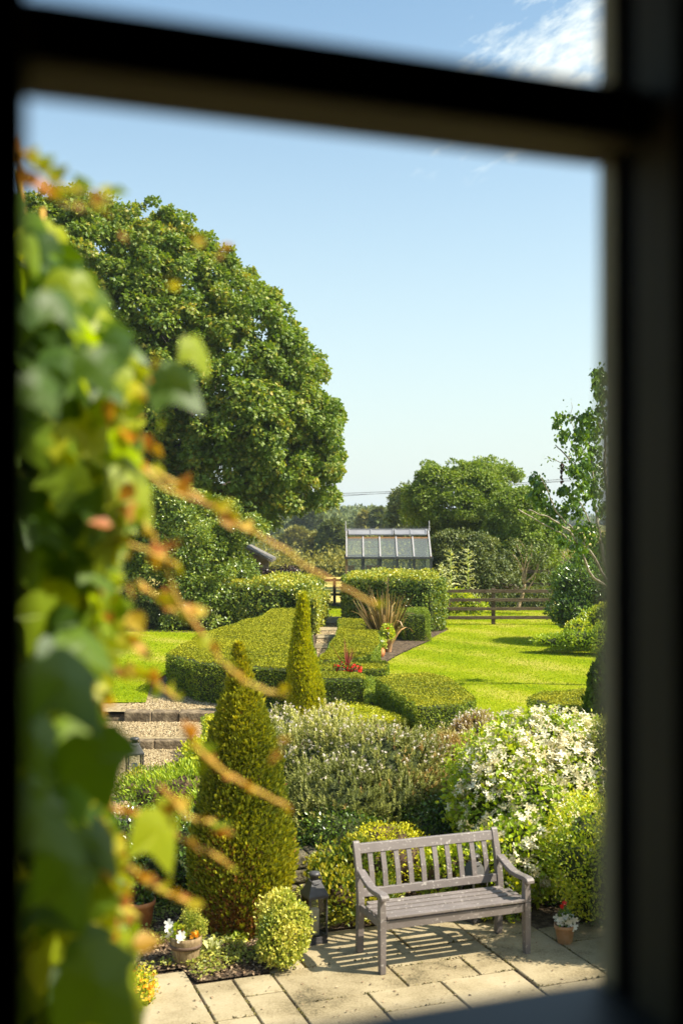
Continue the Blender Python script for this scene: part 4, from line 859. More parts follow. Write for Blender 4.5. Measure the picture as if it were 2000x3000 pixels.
def cone(name, label, base, prof, n, mats, size, lean_=(0, 0), tpl=T_D, jit=.03, group=None, up=.75, freq=6.0, lump=.04):
    """clipped conifer: prof = [(z, r)]"""
    z = np.array([a for a, b in prof]); r = np.array([b for a, b in prof]); bx, by, bz = base
    root = thing(name, label, 'conifer', base, group); mb = MB()
    an = np.arange(18) * 2 * pi / 18; zz = np.linspace(0, z[-1], 16)
    ctr = lambda q: np.c_[bx + lean_[0] * q + .02 * np.sin(q * 4), by + lean_[1] * q, bz + q]
    C = ctr(zz); rr = np.interp(zz, z, r) * .86
    V = (C[:, None, :] + rr[:, None, None] * np.stack([np.cos(an), np.sin(an), 0 * an], -1)[None]).reshape(-1, 3)
    i = np.arange(15)[:, None] * 18; j = np.arange(18)[None, :]; j2 = (j + 1) % 18
    mb.add(V, np.stack([i + j, i + j2, i + 18 + j2, i + 18 + j], -1).reshape(-1, 4), 0, .3)
    zs = rng.random(n * 2) * z[-1]; w = np.interp(zs, z, r) / r.max(); k = rng.random(n * 2) < w + .12; zs = zs[k][:n]; m_ = len(zs)
    a = rng.random(m_) * 2 * pi; o = np.c_[np.cos(a), np.sin(a), np.zeros(m_)]; sn = SN(freq); c = ctr(zs); R_ = np.interp(zs, z, r)
    p0 = c + o * R_[:, None]; f = 1 + lump * sn(p0) + jit * rng.normal(size=m_) - .10 * rng.random(m_) ** 3
    p = c + o * (R_ * f)[:, None]; slope = .25
    nn = unit(o + UP * slope); d = unit(nn * .75 + UP * up + rdir(m_) * .55); nr = unit(nn * .8 + rdir(m_) * .7); s3 = SN(3.0)
    rv = np.clip(.2 + .6 * rng.random(m_) + .10 * s3(p) + .12 * (zs / z[-1] - .5) * (1 if 'conifer' in mats else .3), 0, 1)
    sz_ = size * (.6 + .8 * rng.random(m_))
    if len(mats) > 2:
        s4 = SN(4.5); br = (s4(p) * .5 + rng.normal(size=m_) * .55 - (zs / z[-1] - .30) * 2.0) > .70
        mb.leaves(tpl, p[br], d[br], nr[br], sz_[br], 2, rv[br], 2.0); mb.leaves(tpl, p[~br], d[~br], nr[~br], sz_[~br], 1, rv[~br], 2.0)
    else: mb.leaves(tpl, p, d, nr, sz_, 1, rv, 2.0)
    # loose sprays standing out of the clipped face
    k = rng.choice(m_, 700, replace=False)
    for _ in range(5): mb.leaves(T_N, p[k] + nn[k] * .01, unit(nn[k] * .7 + UP * 1.1 + rdir(700) * .4), rdir(700), size * rng.uniform(1.3, 2.3, 700), 1, rv[k], 1.6)
    mb.build('foliage', mats, root)
    t = MB(); t.tube([(bx, by, bz - .1), (bx, by, bz + .2), tuple(ctr(np.array([z[-1] * .8]))[0])], (.04, .04, .01), 7); t.build('trunk', 'bark', root)
    return root
cb = G(700, 2716, 0); cb[2] = .0
cone('conifer_cone', 'big clipped dark green conifer cone with browned patches beside the bench bed', tuple(cb),
     [(0, .33), (.15, .385), (.4, .40), (.7, .38), (1.0, .325), (1.35, .265), (1.6, .21), (1.8, .16), (2.0, .10), (2.14, .062), (2.28, .035), (2.36, .01)], 90000, ['twig', 'conifer', 'conifer_brown'], .036, (-.012 + .01, 0), T_N, .05, lump=.10, freq=4.5)
cb = G(889, 2086, ZL); cb[2] = .2
cone('conifer_cone', 'slim clipped golden-green conifer cone among the low hedges', tuple(cb),
     [(0, .27), (.3, .275), (.53, .255), (.81, .215), (1.23, .14), (1.5, .11), (1.65, .095), (1.8, .075), (1.92, .04), (2.0, .008)], 42000, ['twig', 'yew_gold'], .034, (-.012, 0), T_N, .045, lump=.08)
cb = G(1805, 2230, .2)
cone('conifer_cone', 'dark clipped conifer at the right edge, partly behind the window frame', tuple(cb),
     [(0, .45), (.4, .46), (.9, .36), (1.3, .22), (1.6, .05)], 9000, ['twig', 'glossy'], .045, (0, 0), T_D, .03)

# ================================================================== SHRUBS
def E(x, y, D, rx, ry, rz): return (*P(x, y, D), rx, ry, rz)
def mk(name, label, mb, mats, cat='shrub', group=None): return mb.build(name, mats, label=label, cat=cat, group=group)
HT = ([(0, 0, 0), (-.17, .35, .12), (0, 1, .04), (.17, .35, .12)], [(0, 3, 2, 1)])
def hebe(name, label, ells, nshoot, mats, tips, zmin, brown=.0):
    """upright shoots, each a little tower of narrow leaves"""
    mb = MB()
    shrub(ells, 10, (1.,), .02, mb=mb, core=.72, zmin=zmin)
    p, nn, f = blob_pts(ells, nshoot, .07, .16, 4, zmin, .35); m_ = len(p)
    d = unit(nn * .6 + UP * .75 + rdir(m_) * .3); ln = .07 + .04 * rng.random(m_); sn = SN(3.2)
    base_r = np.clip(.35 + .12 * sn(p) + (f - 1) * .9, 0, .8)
    s5 = SN(2.6); brn = s5(p) * .6 + rng.normal(size=m_) * .6 > .72
    for k in range(11):
        q = p + d * (ln * (k / 11 - .3))[:, None]; a = rdir(m_); side = unit(a - (a * d).sum(1)[:, None] * d)
        mb.leaves(HT, q, unit(side * .8 + d * .7), unit(d + side * .2), .041 * (1.1 - k * .03), 1, np.clip(base_r + .25 * rng.random(m_) + k * .02, 0, 1)) if not brown else [mb.leaves(HT, q[g_], unit(side * .8 + d * .7)[g_], unit(d + side * .2)[g_], .041 * (1.1 - k * .03), mi_, np.clip(base_r + .25 * rng.random(m_) + k * .02, 0, 1)[g_]) for g_, mi_ in ((brn, 4), (~brn, 1))]
    if tips:
        zc = p[:, 2] - np.quantile(p[:, 2], .72); s_ = (rng.random(m_) < tips * .55 * (zc > 0)) | (rng.random(m_) < .008)
        q = p[s_] + d[s_] * (ln[s_] * .8)[:, None]; k_ = len(q)
        for _ in range(4): mb.leaves(T_F4, q + rng.normal(size=(k_, 3)) * .007, rdir(k_), unit(UP + rdir(k_)), .012, 2)
    # bare brown stems seen in the hollows
    E_ = np.asarray(ells)
    for _ in range(int(34 * len(ells))):
        e = E_[rng.integers(len(E_))]; q = e[:3] + rdir(1)[0] * e[3:6] * rng.uniform(.6, .98); b0 = np.array((e[0] + rng.normal() * e[3] * .2, e[1] + rng.normal() * e[4] * .2, zmin))
        if q[2] > zmin: mb.tube([b0, (b0 + q) / 2 + rng.normal(size=3) * .04, q], (.008, .006, .003), 4, 3, caps=False)
    return mk(name, label, mb, mats)
hebe('hebe_shrub', 'large grey-green hebe shrub with white flower tips behind the bench bed',
     [E(950, 2274, 12.2, .60, .55, .50), E(1110, 2284, 12.0, .72, .6, .55), E(1000, 2364, 11.4, .55, .45, .42), E(1150, 2374, 11.6, .55, .5, .40), E(920, 2394, 11.3, .35, .35, .36), E(1230, 2284, 12.2, .42, .4, .50)],
     8600, ['hedge_core', 'hebe', 'petal_pink', 'twig', 'hebe_brown'], .5, .05, 1)
hebe('hebe_shrub', 'brownish woody hebe shrub between the grey-green hebe and the white-flowered shrub',
     [E(1300, 2284, 12.4, .36, .4, .48), E(1260, 2374, 11.9, .3, .3, .42), E(1345, 2244, 13.0, .35, .35, .40)], 2600, ['hedge_core', 'hebe_brown', 'petal_pink', 'twig'], .25, .05)
hebe('hebe_shrub', 'pink-white tipped hebe rising behind the others at the lawn edge',
     [E(1400, 2164, 14.0, .38, .4, .30), E(1470, 2194, 13.6, .34, .4, .35)], 2200, ['hedge_core', 'hebe_brown', 'petal_pink', 'twig'], .9, .15)
hebe('hebe_shrub', 'thin straggly hebe with bare red-brown stems between the two conifer cones',
     [E(830, 2144, 13.4, .24, .3, .26), E(790, 2194, 12.9, .2, .25, .3), E(960, 2144, 13.6, .30, .3, .26)], 1000, ['hedge_core', 'hebe', 'petal_pink', 'twig'], .9, .15)

# mock orange with white flowers
ells = [E(1590, 2216, 11.3, .52, .5, .42), E(1500, 2296, 11.0, .50, .5, .45), E(1650, 2316, 11.0, .50, .5, .5), E(1560, 2406, 10.6, .48, .45, .42), E(1450, 2356, 10.8, .36, .4, .40), E(1500, 2506, 10.2, .36, .35, .36), E(1640, 2456, 10.6, .42, .4, .4), E(1720, 2236, 11.6, .36, .4, .38)]
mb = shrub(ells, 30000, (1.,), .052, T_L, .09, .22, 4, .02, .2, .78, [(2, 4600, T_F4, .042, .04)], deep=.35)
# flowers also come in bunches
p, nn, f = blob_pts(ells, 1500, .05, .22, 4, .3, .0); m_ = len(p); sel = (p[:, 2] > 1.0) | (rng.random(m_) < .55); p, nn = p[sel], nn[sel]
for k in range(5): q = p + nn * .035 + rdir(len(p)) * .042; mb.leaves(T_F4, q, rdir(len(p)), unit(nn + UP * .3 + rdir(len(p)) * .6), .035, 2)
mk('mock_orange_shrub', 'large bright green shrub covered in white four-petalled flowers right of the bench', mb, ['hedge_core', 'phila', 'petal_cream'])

mb = shrub([E(1740, 2450, 9.9, .30, .3, .26), E(1700, 2520, 9.8, .27, .3, .24), E(1790, 2560, 9.7, .34, .3, .34), E(1740, 2620, 9.75, .2, .22, .2), (2.66, 8.95, .92, .42, .38, .50), (2.5, 9.0, 1.08, .36, .35, .42), (2.36, 9.35, .8, .24, .25, .4), (2.42, 8.98, .68, .28, .3, .42), (3.05, 8.95, .75, .45, .4, .60), (2.5, 9.15, .5, .32, .3, .45), (2.75, 8.9, .35, .45, .42, .35)], 42000, (1.,), .030, T_D, .10, .35, 5, .1, .5, .7, deep=.4)  # unseen masses right of the view are added to cast shade on the paving
mk('golden_shrub', 'yellow-green fine-leaved rounded shrub above the white petunia pot', mb, ['hedge_core', 'bright'])
mb = shrub([E(1765, 2740 - 60, 9.9, .26, .25, .24), E(1700, 2660, 10.2, .22, .2, .22)], 3500, (1.,), .03, T_D, .1, .2, 6, .0, .5, .7)
mk('dark_shrub', 'dull green low shrub in shade under the golden shrub at the right edge', mb, ['hedge_core', 'glossy'])
mb = shrub([E(1790, 2200, 11.0, .2, .25, .34), E(1800, 2290, 10.9, .18, .25, .25)], 6000, (1.,), .03, T_D, .1, .2, 6, .0, .8, .7)
mk('variegated_shrub', 'cream-variegated shrub at the right edge beside the white flowers', mb, ['hedge_core', 'varieg'])
mb = shrub([E(828, 2685, 8.95, .15, .15, .13), E(795, 2720, 8.85, .12, .13, .12), E(862, 2705, 8.9, .13, .12, .12), E(800, 2765, 8.8, .12, .12, .11), E(858, 2755, 8.85, .11, .12, .12), E(875, 2672, 8.95, .07, .1, .08), E(838, 2640, 9.0, .09, .1, .08), E(835, 2800, 8.75, .10, .10, .07)], 15000, (1.,), .024, T_L, .16, .5, 9, .0, .5, .55, deep=.9)
mk('variegated_shrub', 'small cream-and-green bushy shrub partly covering the lantern left of the bench', mb, ['twig', 'varieg'])
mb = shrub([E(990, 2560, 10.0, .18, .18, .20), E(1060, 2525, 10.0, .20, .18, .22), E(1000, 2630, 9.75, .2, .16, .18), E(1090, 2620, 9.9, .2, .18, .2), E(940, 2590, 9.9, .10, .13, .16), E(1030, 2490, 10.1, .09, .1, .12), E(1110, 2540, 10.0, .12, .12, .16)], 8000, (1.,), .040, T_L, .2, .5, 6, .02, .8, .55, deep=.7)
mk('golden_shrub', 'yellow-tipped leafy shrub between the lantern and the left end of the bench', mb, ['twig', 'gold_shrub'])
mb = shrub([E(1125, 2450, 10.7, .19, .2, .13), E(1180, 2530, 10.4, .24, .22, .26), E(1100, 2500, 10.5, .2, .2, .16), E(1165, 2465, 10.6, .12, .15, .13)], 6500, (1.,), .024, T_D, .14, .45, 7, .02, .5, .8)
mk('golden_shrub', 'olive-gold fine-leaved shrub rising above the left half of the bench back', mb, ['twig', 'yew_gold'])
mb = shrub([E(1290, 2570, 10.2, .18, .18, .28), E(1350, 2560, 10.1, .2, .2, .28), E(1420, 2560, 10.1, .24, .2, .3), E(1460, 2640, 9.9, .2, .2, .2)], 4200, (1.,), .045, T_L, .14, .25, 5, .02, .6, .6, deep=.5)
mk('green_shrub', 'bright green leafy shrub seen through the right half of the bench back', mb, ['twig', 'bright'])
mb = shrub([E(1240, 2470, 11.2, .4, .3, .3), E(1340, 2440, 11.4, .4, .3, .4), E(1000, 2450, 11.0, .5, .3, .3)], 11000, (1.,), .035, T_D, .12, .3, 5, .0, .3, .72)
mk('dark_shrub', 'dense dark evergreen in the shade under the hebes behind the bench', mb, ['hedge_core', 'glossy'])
# plants on the left between the gravel and the big cone
mb = shrub([E(560, 2330, 12.0, .40, .4, .28), E(470, 2330, 12.2, .36, .4, .24), E(620, 2420, 11.2, .32, .3, .3)], 7500, (1.,), .055, T_N, .12, .3, 5, .0, .6, .7, deep=.4)
mk('leafy_plant', 'spreading green plant with narrow leaves left of the big cone', mb, ['twig', 'phila'])
mb = shrub([E(600, 2210, 13.2, .22, .25, .14), E(560, 2270, 12.9, .22, .22, .14), E(640, 2240, 12.8, .2, .2, .2)], 3500, (1.,), .05, T_L, .2, .3, 5, .0, .7, .5, deep=.5)
mk('leafy_plant', 'loose yellow-green low plant over the rock at the gravel edge', mb, ['twig', 'bright'])
mb = shrub([E(450, 2275, 12.9, .30, .25, .10), E(400, 2310, 12.6, .25, .25, .12)], 3000, (1.,), .03, T_D, .2, .3, 6, .0, .7, .5)
mk('leafy_plant', 'yellow and orange low plant at the foot of the half-hidden lantern', mb, ['twig', 'gold_shrub'])
mb = shrub([E(560, 2500, 10.6, .34, .3, .3), E(480, 2560, 10.3, .3, .3, .26), E(400, 2480, 10.8, .4, .3, .3)], 4200, (1.,), .045, T_L, .14, .3, 5, .0, .4, .7, deep=.4)
mk('dark_shrub', 'dark leafy shrub in shade behind the half-hidden terracotta pot', mb, ['hedge_core', 'glossy'])
e_ = [E(420, 2890, 8.3, .09, .1, .10), E(425, 2960, 8.15, .075, .08, .09), E(390, 2930, 8.2, .12, .1, .14)]
mb = shrub(e_, 3000, (1.,), .02, T_D, .2, .3, 12, .0, .7, .5, [(2, 500, T_F5, .012, .1), (3, 350, T_F5, .013, .1)])
mk('bedding_plant', 'yellow and orange flowering plant at the bottom left on the paving', mb, ['twig', 'bright', 'petal_yellow', 'petal_orange'], 'plant')

# ground cover of the bed: leaf litter and small plants
bedp = [tuple(L(1.2, 8.66)[:2]), tuple(L(1.86, 8.66)[:2]), tuple(L(1.92, 8.36)[:2]), tuple(L(2.46, 8.36)[:2]), tuple(L(2.8, 8.66)[:2]), tuple(L(3.2, 9.05)[:2]), tuple(L(5.2, 9.0)[:2]), tuple(L(6.2, 8.3)[:2]), tuple(L(6.2, 10.0)[:2]), tuple(L(1.0, 10.8)[:2])]
mb = MB(); a, b = polysheet(bedp, .003); mb.add(a, orient(a, b)); 
q = sample_poly(bedp, 15000); n = len(q); p = np.c_[q, .01 + .02 * rng.random(n)]; mb.leaves(T_L, p, unit(rdir(n) * (1, 1, .3)), unit(UP + rdir(n) * .6), .022 + .018 * rng.random(n), 1)
mb.build('leaf_litter', ['soil', 'litter'], kind='stuff', label='brown leaf litter and chippings on the bed soil', cat='leaf litter')
mb = MB(); q = sample_poly(bedp, 26000); sn = SN(5.); n = len(q); p = np.c_[q, np.full(n, .02)]; k = sn(p) > -.55; p = p[k]; n = len(p); p[:, 2] += rng.random(n) * .05
mb.leaves(T_L, p, unit(rdir(n) * (1, 1, .3) + UP * .4), unit(UP + rdir(n) * .6), .018 + .022 * rng.random(n), 0)
mb.build('ground_cover', ['ground_leaf'], kind='stuff', label='low green creeping leaves in the bed by the paving', cat='ground cover')
for (x, y, r, lab) in ((610, 2790, .06, 'round-leaved small green plant just right of the barrel planter'), (700, 2745, .10, 'bright green leafy seedling plants at the foot of the big cone')):
    c = G(x, y, .02); mb = shrub([(c[0], c[1], .03, r, r, .05)], 130, (1.,), .05, T_OV, .2, .2, 6, .0, .8, 0); mk('leafy_plant', lab, mb, ['twig', 'silver' if r < .08 else 'bright'], 'plant')

# spiky plants
def blade(mb, b, d, ln, w, mi, droop, r, seg=7, tipw=.1):
    d = unit(np.asarray(d, float)); side = np.cross(d, UP); side = unit(side if np.linalg.norm(side) > .1 else np.array((1., 0, 0))); a = rng.random() * 6.28
    side = side * cos(a) + np.cross(d, side) * sin(a); V = []; q = np.array(b, float); dd = d.copy()
    for k in range(seg + 1):
        f = k / seg; ww = w * (.55 + .9 * f - 1.35 * f * f) if f < .95 else w * tipw
        V += [q - side * ww / 2, q + side * ww / 2]; dd = unit(dd - UP * droop * f * f * 1.4); q = q + dd * ln / seg
    fs = [(2 * k, 2 * k + 1, 2 * k + 3, 2 * k + 2) for k in range(seg)]; mb.add(V, fs, mi, r)
c = G(1128, 1862, ZL); c[1] = 29.0; c = P(1128, 1900, 27.8); c[2] = ZL
mb = MB()
for k in range(120):
    a = rng.random() * 6.28; sp = rng.random() ** .8 * .62; bend = rng.random() < .28
    blade(mb, c + np.array((cos(a), sin(a), 0)) * .14 * rng.random(), (cos(a) * sp, sin(a) * sp * .8, 1), rng.uniform(.9, 1.55), rng.uniform(.045, .075), 0, rng.uniform(.5, 1.6) if bend else rng.uniform(.0, .12), rng.random())
mb.tube([c, c + (.05, 0, 1.0), c + (.06, 0, 1.72)], (.016, .012, .008), 6, 1)
for k in range(9): 
    z = 1.1 + k * .06; mb.leaves(T_N, np.array([c + (.055, 0, z)]), np.array([(.5 * (-1) ** k, 0, .8)]), rdir(1), .12, 0)
mk('phormium_plant', 'spiky bronze and yellow sword-leaved plant in front of the leafy hedge', mb, ['phormium', 'twig'], 'plant')
c = np.array((.10, 20.75, .66))
mb = MB()
for k in range(22):
    a = rng.random() * 6.28; sp = rng.random() * .6; blade(mb, c, (cos(a) * sp, sin(a) * sp, 1), rng.uniform(.35, .62), .02, 0, .05, rng.random(), 5)
mk('cordyline_plant', 'small spiky red-leaved plant above scarlet flowers in the low hedges', mb, ['cordyline'], 'plant')
mb = shrub([(.0, 20.7, .70, .14, .12, .12), (.22, 20.72, .69, .13, .12, .11), (.1, 20.75, .5, .2, .15, .22)], 900, (1.,), .04, T_L, .1, .2, 6, ZL, .4, .5, [(2, 420, T_F5, .028, .5)])
mk('bedding_plant', 'scarlet bedding flowers around the small red spiky plant', mb, ['twig', 'glossy', 'petal_red'], 'plant')
# thistle-like tall silver plants behind fence
def thistle(label, x, y0, ytop, D):
    b = P(x, y0, D); b[2] = ZL; top = P(x + 4, ytop, D); mb = MB(); H_ = top[2] - ZL
    mb.tube([b, (b + top) / 2 + (.03, 0, 0), top], (.02, .014, .006), 6, 1)
    for k in range(34):
        f = .12 + .85 * k / 34; q = b + (top - b) * f; a = k * 2.4; s_ = (.62 - .45 * f) * H_ * .32 + .08
        for j in range(2): blade(mb, q, (cos(a + j), sin(a + j), .5), s_, .05, 0, .8, rng.random(), 5)
        for w in range(7):
            u = rng.random() * s_; pp = q + np.array((cos(a), sin(a), .3)) * u; mb.leaves(T_N, pp[None], rdir(1) + np.array([(cos(a), sin(a), .2)]), rdir(1) + UP, .11, 0)
    mk('tall_thistle', label, mb, ['silver', 'bright'], 'plant')
thistle('tall silvery thistle-like plant nearest the greenhouse corner', 1316, 1760, 1606, 37)
thistle('tallest and broadest silvery thistle-like plant left of the leafy trees', 1366, 1760, 1602, 37.5)
thistle('short silvery thistle-like plant beside the leafy hedge corner', 1290, 1760, 1650, 36.5)

# ================================================================== FENCES
def rail_fence(name, label, p0, p1, z, h, nrail, posts, rw=.10, extra=.12, m='fence_wood'):
    root = thing(name, label, 'fence', (p0[0], p0[1], z)); p0 = np.array(p0, float); p1 = np.array(p1, float)
    for f in posts:
        q = p0 + (p1 - p0) * f; mb = MB(); mb.box((q[0], q[1] + .05, z + (h + .04) / 2), (.11, .10, h + .04)); mb.build('post', m, root, bevel=.008)
    for k in range(nrail):
        zz = z + extra + (h - extra - rw / 2) * k / max(1, nrail - 1); w = random.uniform(-.008, .008)
        mb = MB(); mb.bar((p0[0], p0[1] - .03, zz + w), (p1[0], p1[1] - .03, zz - w), .035, rw); mb.build('rail', m, root, bevel=.005)
rail_fence('rail_fence', 'four-rail brown timber fence crossing the lawn right of the leafy hedge', (2.3, 34.0), (7.6, 34.0), ZL, 1.03, 4, (.01, .405, .92), .095, .21)
rail_fence('rail_fence', 'further timber fence at the field edge seen right of the bare-stemmed tree', (6.6, 42), (10, 40.5), ZL, 1.25, 3, (.0, .36, .9), .12, .3)
rail_fence('rail_fence', 'low timber fence at the far end of the garden path', (-.9, 41.5), (.35, 41.5), ZL, .95, 2, (.52, .02), .09, .4)
rail_fence('rail_fence', 'dark timber fence behind the left lawn, mostly behind the vine', (-8.5, 33.9), (-3.9, 33.7), ZL, 1.15, 2, (.1, .5, .9), .15, .5)
# ================================================================== GREENHOUSE
GD = 40.0
gx0 = P(1015, 1600, GD)[0]; gx1 = P(1262, 1600, GD)[0]; gy0, gy1 = GD, GD + 2.6; ze = P(0, 1633, GD)[2]; zr = 2.98
gr = thing('greenhouse', 'timber and grey metal greenhouse with crested ridge behind the tall leafy hedge', 'greenhouse', ((gx0 + gx1) / 2, gy0 + 1.3, ZL))
ym_ = (gy0 + gy1) / 2
def gpart(name, fn, m, bev=0.0): mb = MB(); fn(mb); return mb.build(name, m, gr, bevel=bev)
def roofpt(x, f, off=0.0): return np.array((x, gy0 + (ym_ - gy0) * f, ze + (zr - ze) * f + off))
for k in range(6):
    x = gx0 + (gx1 - gx0) * k / 5
    gpart('roof_bar', lambda mb: mb.bar(roofpt(x, 0, .02), roofpt(x, .96, .02), .05, .04), 'alu_light')
    gpart('roof_bar', lambda mb: mb.bar((x, gy1, ze + .02), (x, ym_ + .04, zr - .02), .05, .04), 'alu_light')
    for yq in (gy0, gy1): gpart('post', lambda mb: mb.box((x, yq, (ZL + ze) / 2), (.085, .07, ze - ZL - .1)), 'alu_dark' if 0 < k else 'cedar_weathered')
for yq in (gy0 - .03, gy1 + .03): gpart('eaves', lambda mb: mb.box(((gx0 + gx1) / 2, yq, ze - .02), (gx1 - gx0 + .16, .10, .07)), 'alu_dark')
gpart('ridge', lambda mb: (mb.box(((gx0 + gx1) / 2, ym_, zr + .01), (gx1 - gx0 + .12, .12, .06)), mb.box(((gx0 + gx1) / 2, ym_, zr + .055), (gx1 - gx0 + .04, .03, .03))), 'alu_light')
def crest(mb):
    n = 26
    for k in range(n):
        x = gx0 + .08 + (gx1 - gx0 - .16) * k / (n - 1); c = np.array((x, ym_, zr + .10))
        for dx, dz, s_ in ((0, .04, .032), (-.035, 0, .026), (.035, 0, .026)): mb.box(c + (dx, 0, dz), (s_, .012, s_))
        mb.box(c + (0, 0, -.02), (.014, .012, .05))
gpart('ridge_cresting', crest, 'alu_dark')
for x in (gx0 - .03, gx1 + .03):
    gpart('finial', lambda mb: mb.lathe((x, ym_, zr + .03), [(.03, 0), (.035, .03), (.015, .06), (.03, .10), (.02, .14), (.012, .18), (.022, .22), (.003, .33)], 12), 'alu_light')
gpart('purlin', lambda mb: mb.box(((gx0 + gx1) / 2, gy0 + (ym_ - gy0) * .70, ze + (zr - ze) * .70 - .05), (gx1 - gx0, .06, .06)), 'cedar')
# opened roof vents
for a0, a1 in ((.03, .565), (.59, .97)):
    xa, xb = gx0 + (gx1 - gx0) * a0, gx0 + (gx1 - gx0) * a1
    def vent(mb):
        top = roofpt(0, .985, .06); bot = roofpt(0, .74, .10)
        for f, w in ((0, .06), (1, .05)): q = top * (1 - f) + bot * f; mb.bar((xa, q[1], q[2]), (xb, q[1], q[2]), w, .04)
        for x in (xa, (xa + xb) / 2, xb): mb.bar((x, top[1], top[2]), (x, bot[1], bot[2]), .04, .035)
    gpart('roof_vent', vent, 'alu')
    def vglass(mb):
        top = roofpt(0, .985, .055); bot = roofpt(0, .74, .095); mb.add([(xa, top[1], top[2]), (xb, top[1], top[2]), (xb, bot[1], bot[2]), (xa, bot[1], bot[2])], [(0, 1, 2, 3)])
    gpart('vent_glass', vglass, 'alu')
gpart('vent_rail', lambda mb: mb.box(((gx0 + gx1) / 2, roofpt(0, .72)[1], roofpt(0, .72)[2] + .01), (gx1 - gx0 - .1, .05, .05)), 'cedar')
def slab_(mb, f0, f1, back=False, th=.01):
    for k in range(5):
        xa = gx0 + (gx1 - gx0) * k / 5 + .03; xb = gx0 + (gx1 - gx0) * (k + 1) / 5 - .03
        a, b = roofpt(0, f0, .0), roofpt(0, f1, .0)
        ya, yb = (a[1], b[1]) if not back else (2 * ym_ - a[1], 2 * ym_ - b[1])
        mb.add([(xa, ya, a[2]), (xb, ya, a[2]), (xb, yb, b[2]), (xa, yb, b[2])], [(0, 1, 2, 3)])
gpart('roof_glass', lambda mb: (slab_(mb, .0, .72), slab_(mb, .0, .97, True)), 'glass')
def walls(mb):
    for yy in (gy0, gy1): mb.add([(gx0, yy, ZL + .5), (gx1, yy, ZL + .5), (gx1, yy, ze - .06), (gx0, yy, ze - .06)], [(0, 1, 2, 3)])
    for xx in (gx0, gx1): mb.add([(xx, gy0, ZL + .5), (xx, gy1, ZL + .5), (xx, gy1, ze), (xx, ym_, zr - .03), (xx, gy0, ze)], [(0, 1, 2, 3, 4)])
gpart('wall_glass', walls, 'glass')
gpart('base_wall', lambda mb: (mb.box(((gx0 + gx1) / 2, gy0, ZL + .25), (gx1 - gx0, .1, .5)), mb.box(((gx0 + gx1) / 2, gy1, ZL + .25), (gx1 - gx0, .1, .5)), mb.box((gx0, ym_, ZL + .25), (.1, gy1 - gy0 - .12, .5)), mb.box((gx1, ym_, ZL + .25), (.1, gy1 - gy0 - .12, .5))), 'cedar_weathered')
for x in (gx0, gx1):
    for yq in (gy0, gy1): gpart('gable_frame', lambda mb: mb.bar((x, yq, ze), (x, ym_, zr), .05, .06), 'cedar')
for k in (1, 3): gpart('pane_rail', lambda mb: mb.box((gx0 + (gx1 - gx0) * (k + .5) / 5, roofpt(0, .42)[1] + .03, roofpt(0, .42)[2] - .05), ((gx1 - gx0) / 5 - .08, .03, .03)), 'cedar')
gpart('shelf', lambda mb: (mb.box(((gx0 + gx1) / 2, gy0 + 1.9, ZL + 1.12), (gx1 - gx0 - .2, .5, .04)), mb.box((gx0 + .75, gy0 + .5, ZL + 1.20), (1.2, .5, .04)), mb.box((gx0 + 1.65, gy0 + .4, ZL + 1.30), (.55, .05, .25))), 'cedar_weathered')
for k, (fx, lab) in enumerate(((.06, 'terracotta pot inside the greenhouse at its left end'), (.28, 'terracotta pot inside the greenhouse, middle one of the pots'), (.38, 'terracotta pot inside the greenhouse beside the dark post'))):
    x = gx0 + (gx1 - gx0) * fx; mb = MB(); mb.lathe((x, gy0 + .5, ZL + 1.222), [(.09, 0), (.11, .2), (.13, .205), (.13, .25), (.11, .25), (.10, .2)], 18, cap=False); mb.lathe((x, gy0 + .5, ZL + 1.222), [(.002, .2), (.105, .2)], 18, cap=False); mb.build('terracotta_pot', 'terracotta', label=lab, cat='plant pot', group='pots in the greenhouse')

# ================================================================== SHED, HOUSES, WIRES
c0, c1 = P(700, 1605, 44), P(792, 1640, 44)
sh = thing('garden_shed', 'open-sided timber shed roof showing over the purple hedge', 'shed', (-3.6, 45, ZL))
def sp(name, fn, m, bev=0): mb = MB(); fn(mb); mb.build(name, m, sh, bevel=bev)
a = P(718, 1600, 43.6); b = P(795, 1640, 43.6)
sp('roof', lambda mb: mb.hexa([a + (0, 0, -.12), b + (0, 0, -.10), b + (0, 3, -.10), a + (0, 3, -.12)], [a, b, b + (0, 3, 0), a + (0, 3, 0)]), 'plank_grey')
l0 = a + (-1.6, 0, -.75); sp('roof_left', lambda mb: mb.hexa([l0 + (0, 0, -.1), a + (-.02, 0, -.12), a + (-.02, 3, -.12), l0 + (0, 3, -.1)], [l0, a + (-.02, 0, 0), a + (-.02, 3, 0), l0 + (0, 3, 0)]), 'slate')
a2 = P(708, 1612, 43.8); b2 = P(772, 1642, 43.8); sp('barge_board', lambda mb: mb.bar(a2, b2, .04, .09), 'plank_grey')
sp('wall', lambda mb: mb.hexa([(b[0] - 1.1, 44.2, ZL), (b[0] - .75 + .0, 44.2, ZL), (b[0] - .75, 46.6, ZL), (b[0] - 1.1, 46.6, ZL)], [(b[0] - 1.1, 44.2, 2.15), (b[0] - .75, 44.2, 1.95), (b[0] - .75, 46.6, 1.95), (b[0] - 1.1, 46.6, 2.15)]), 'dark')
sp('back_wall', lambda mb: mb.box(((a[0] + b[0]) / 2 - .6, 46.5, 1.15), (1.6, .06, 1.6)), 'plank_grey')
for x in (776, 784): q = P(x, 1640, 43.9); sp('post', lambda mb: mb.box((q[0], 43.9, (ZL + q[2]) / 2 + .02), (.09, .09, q[2] - ZL)), 'plank_grey')

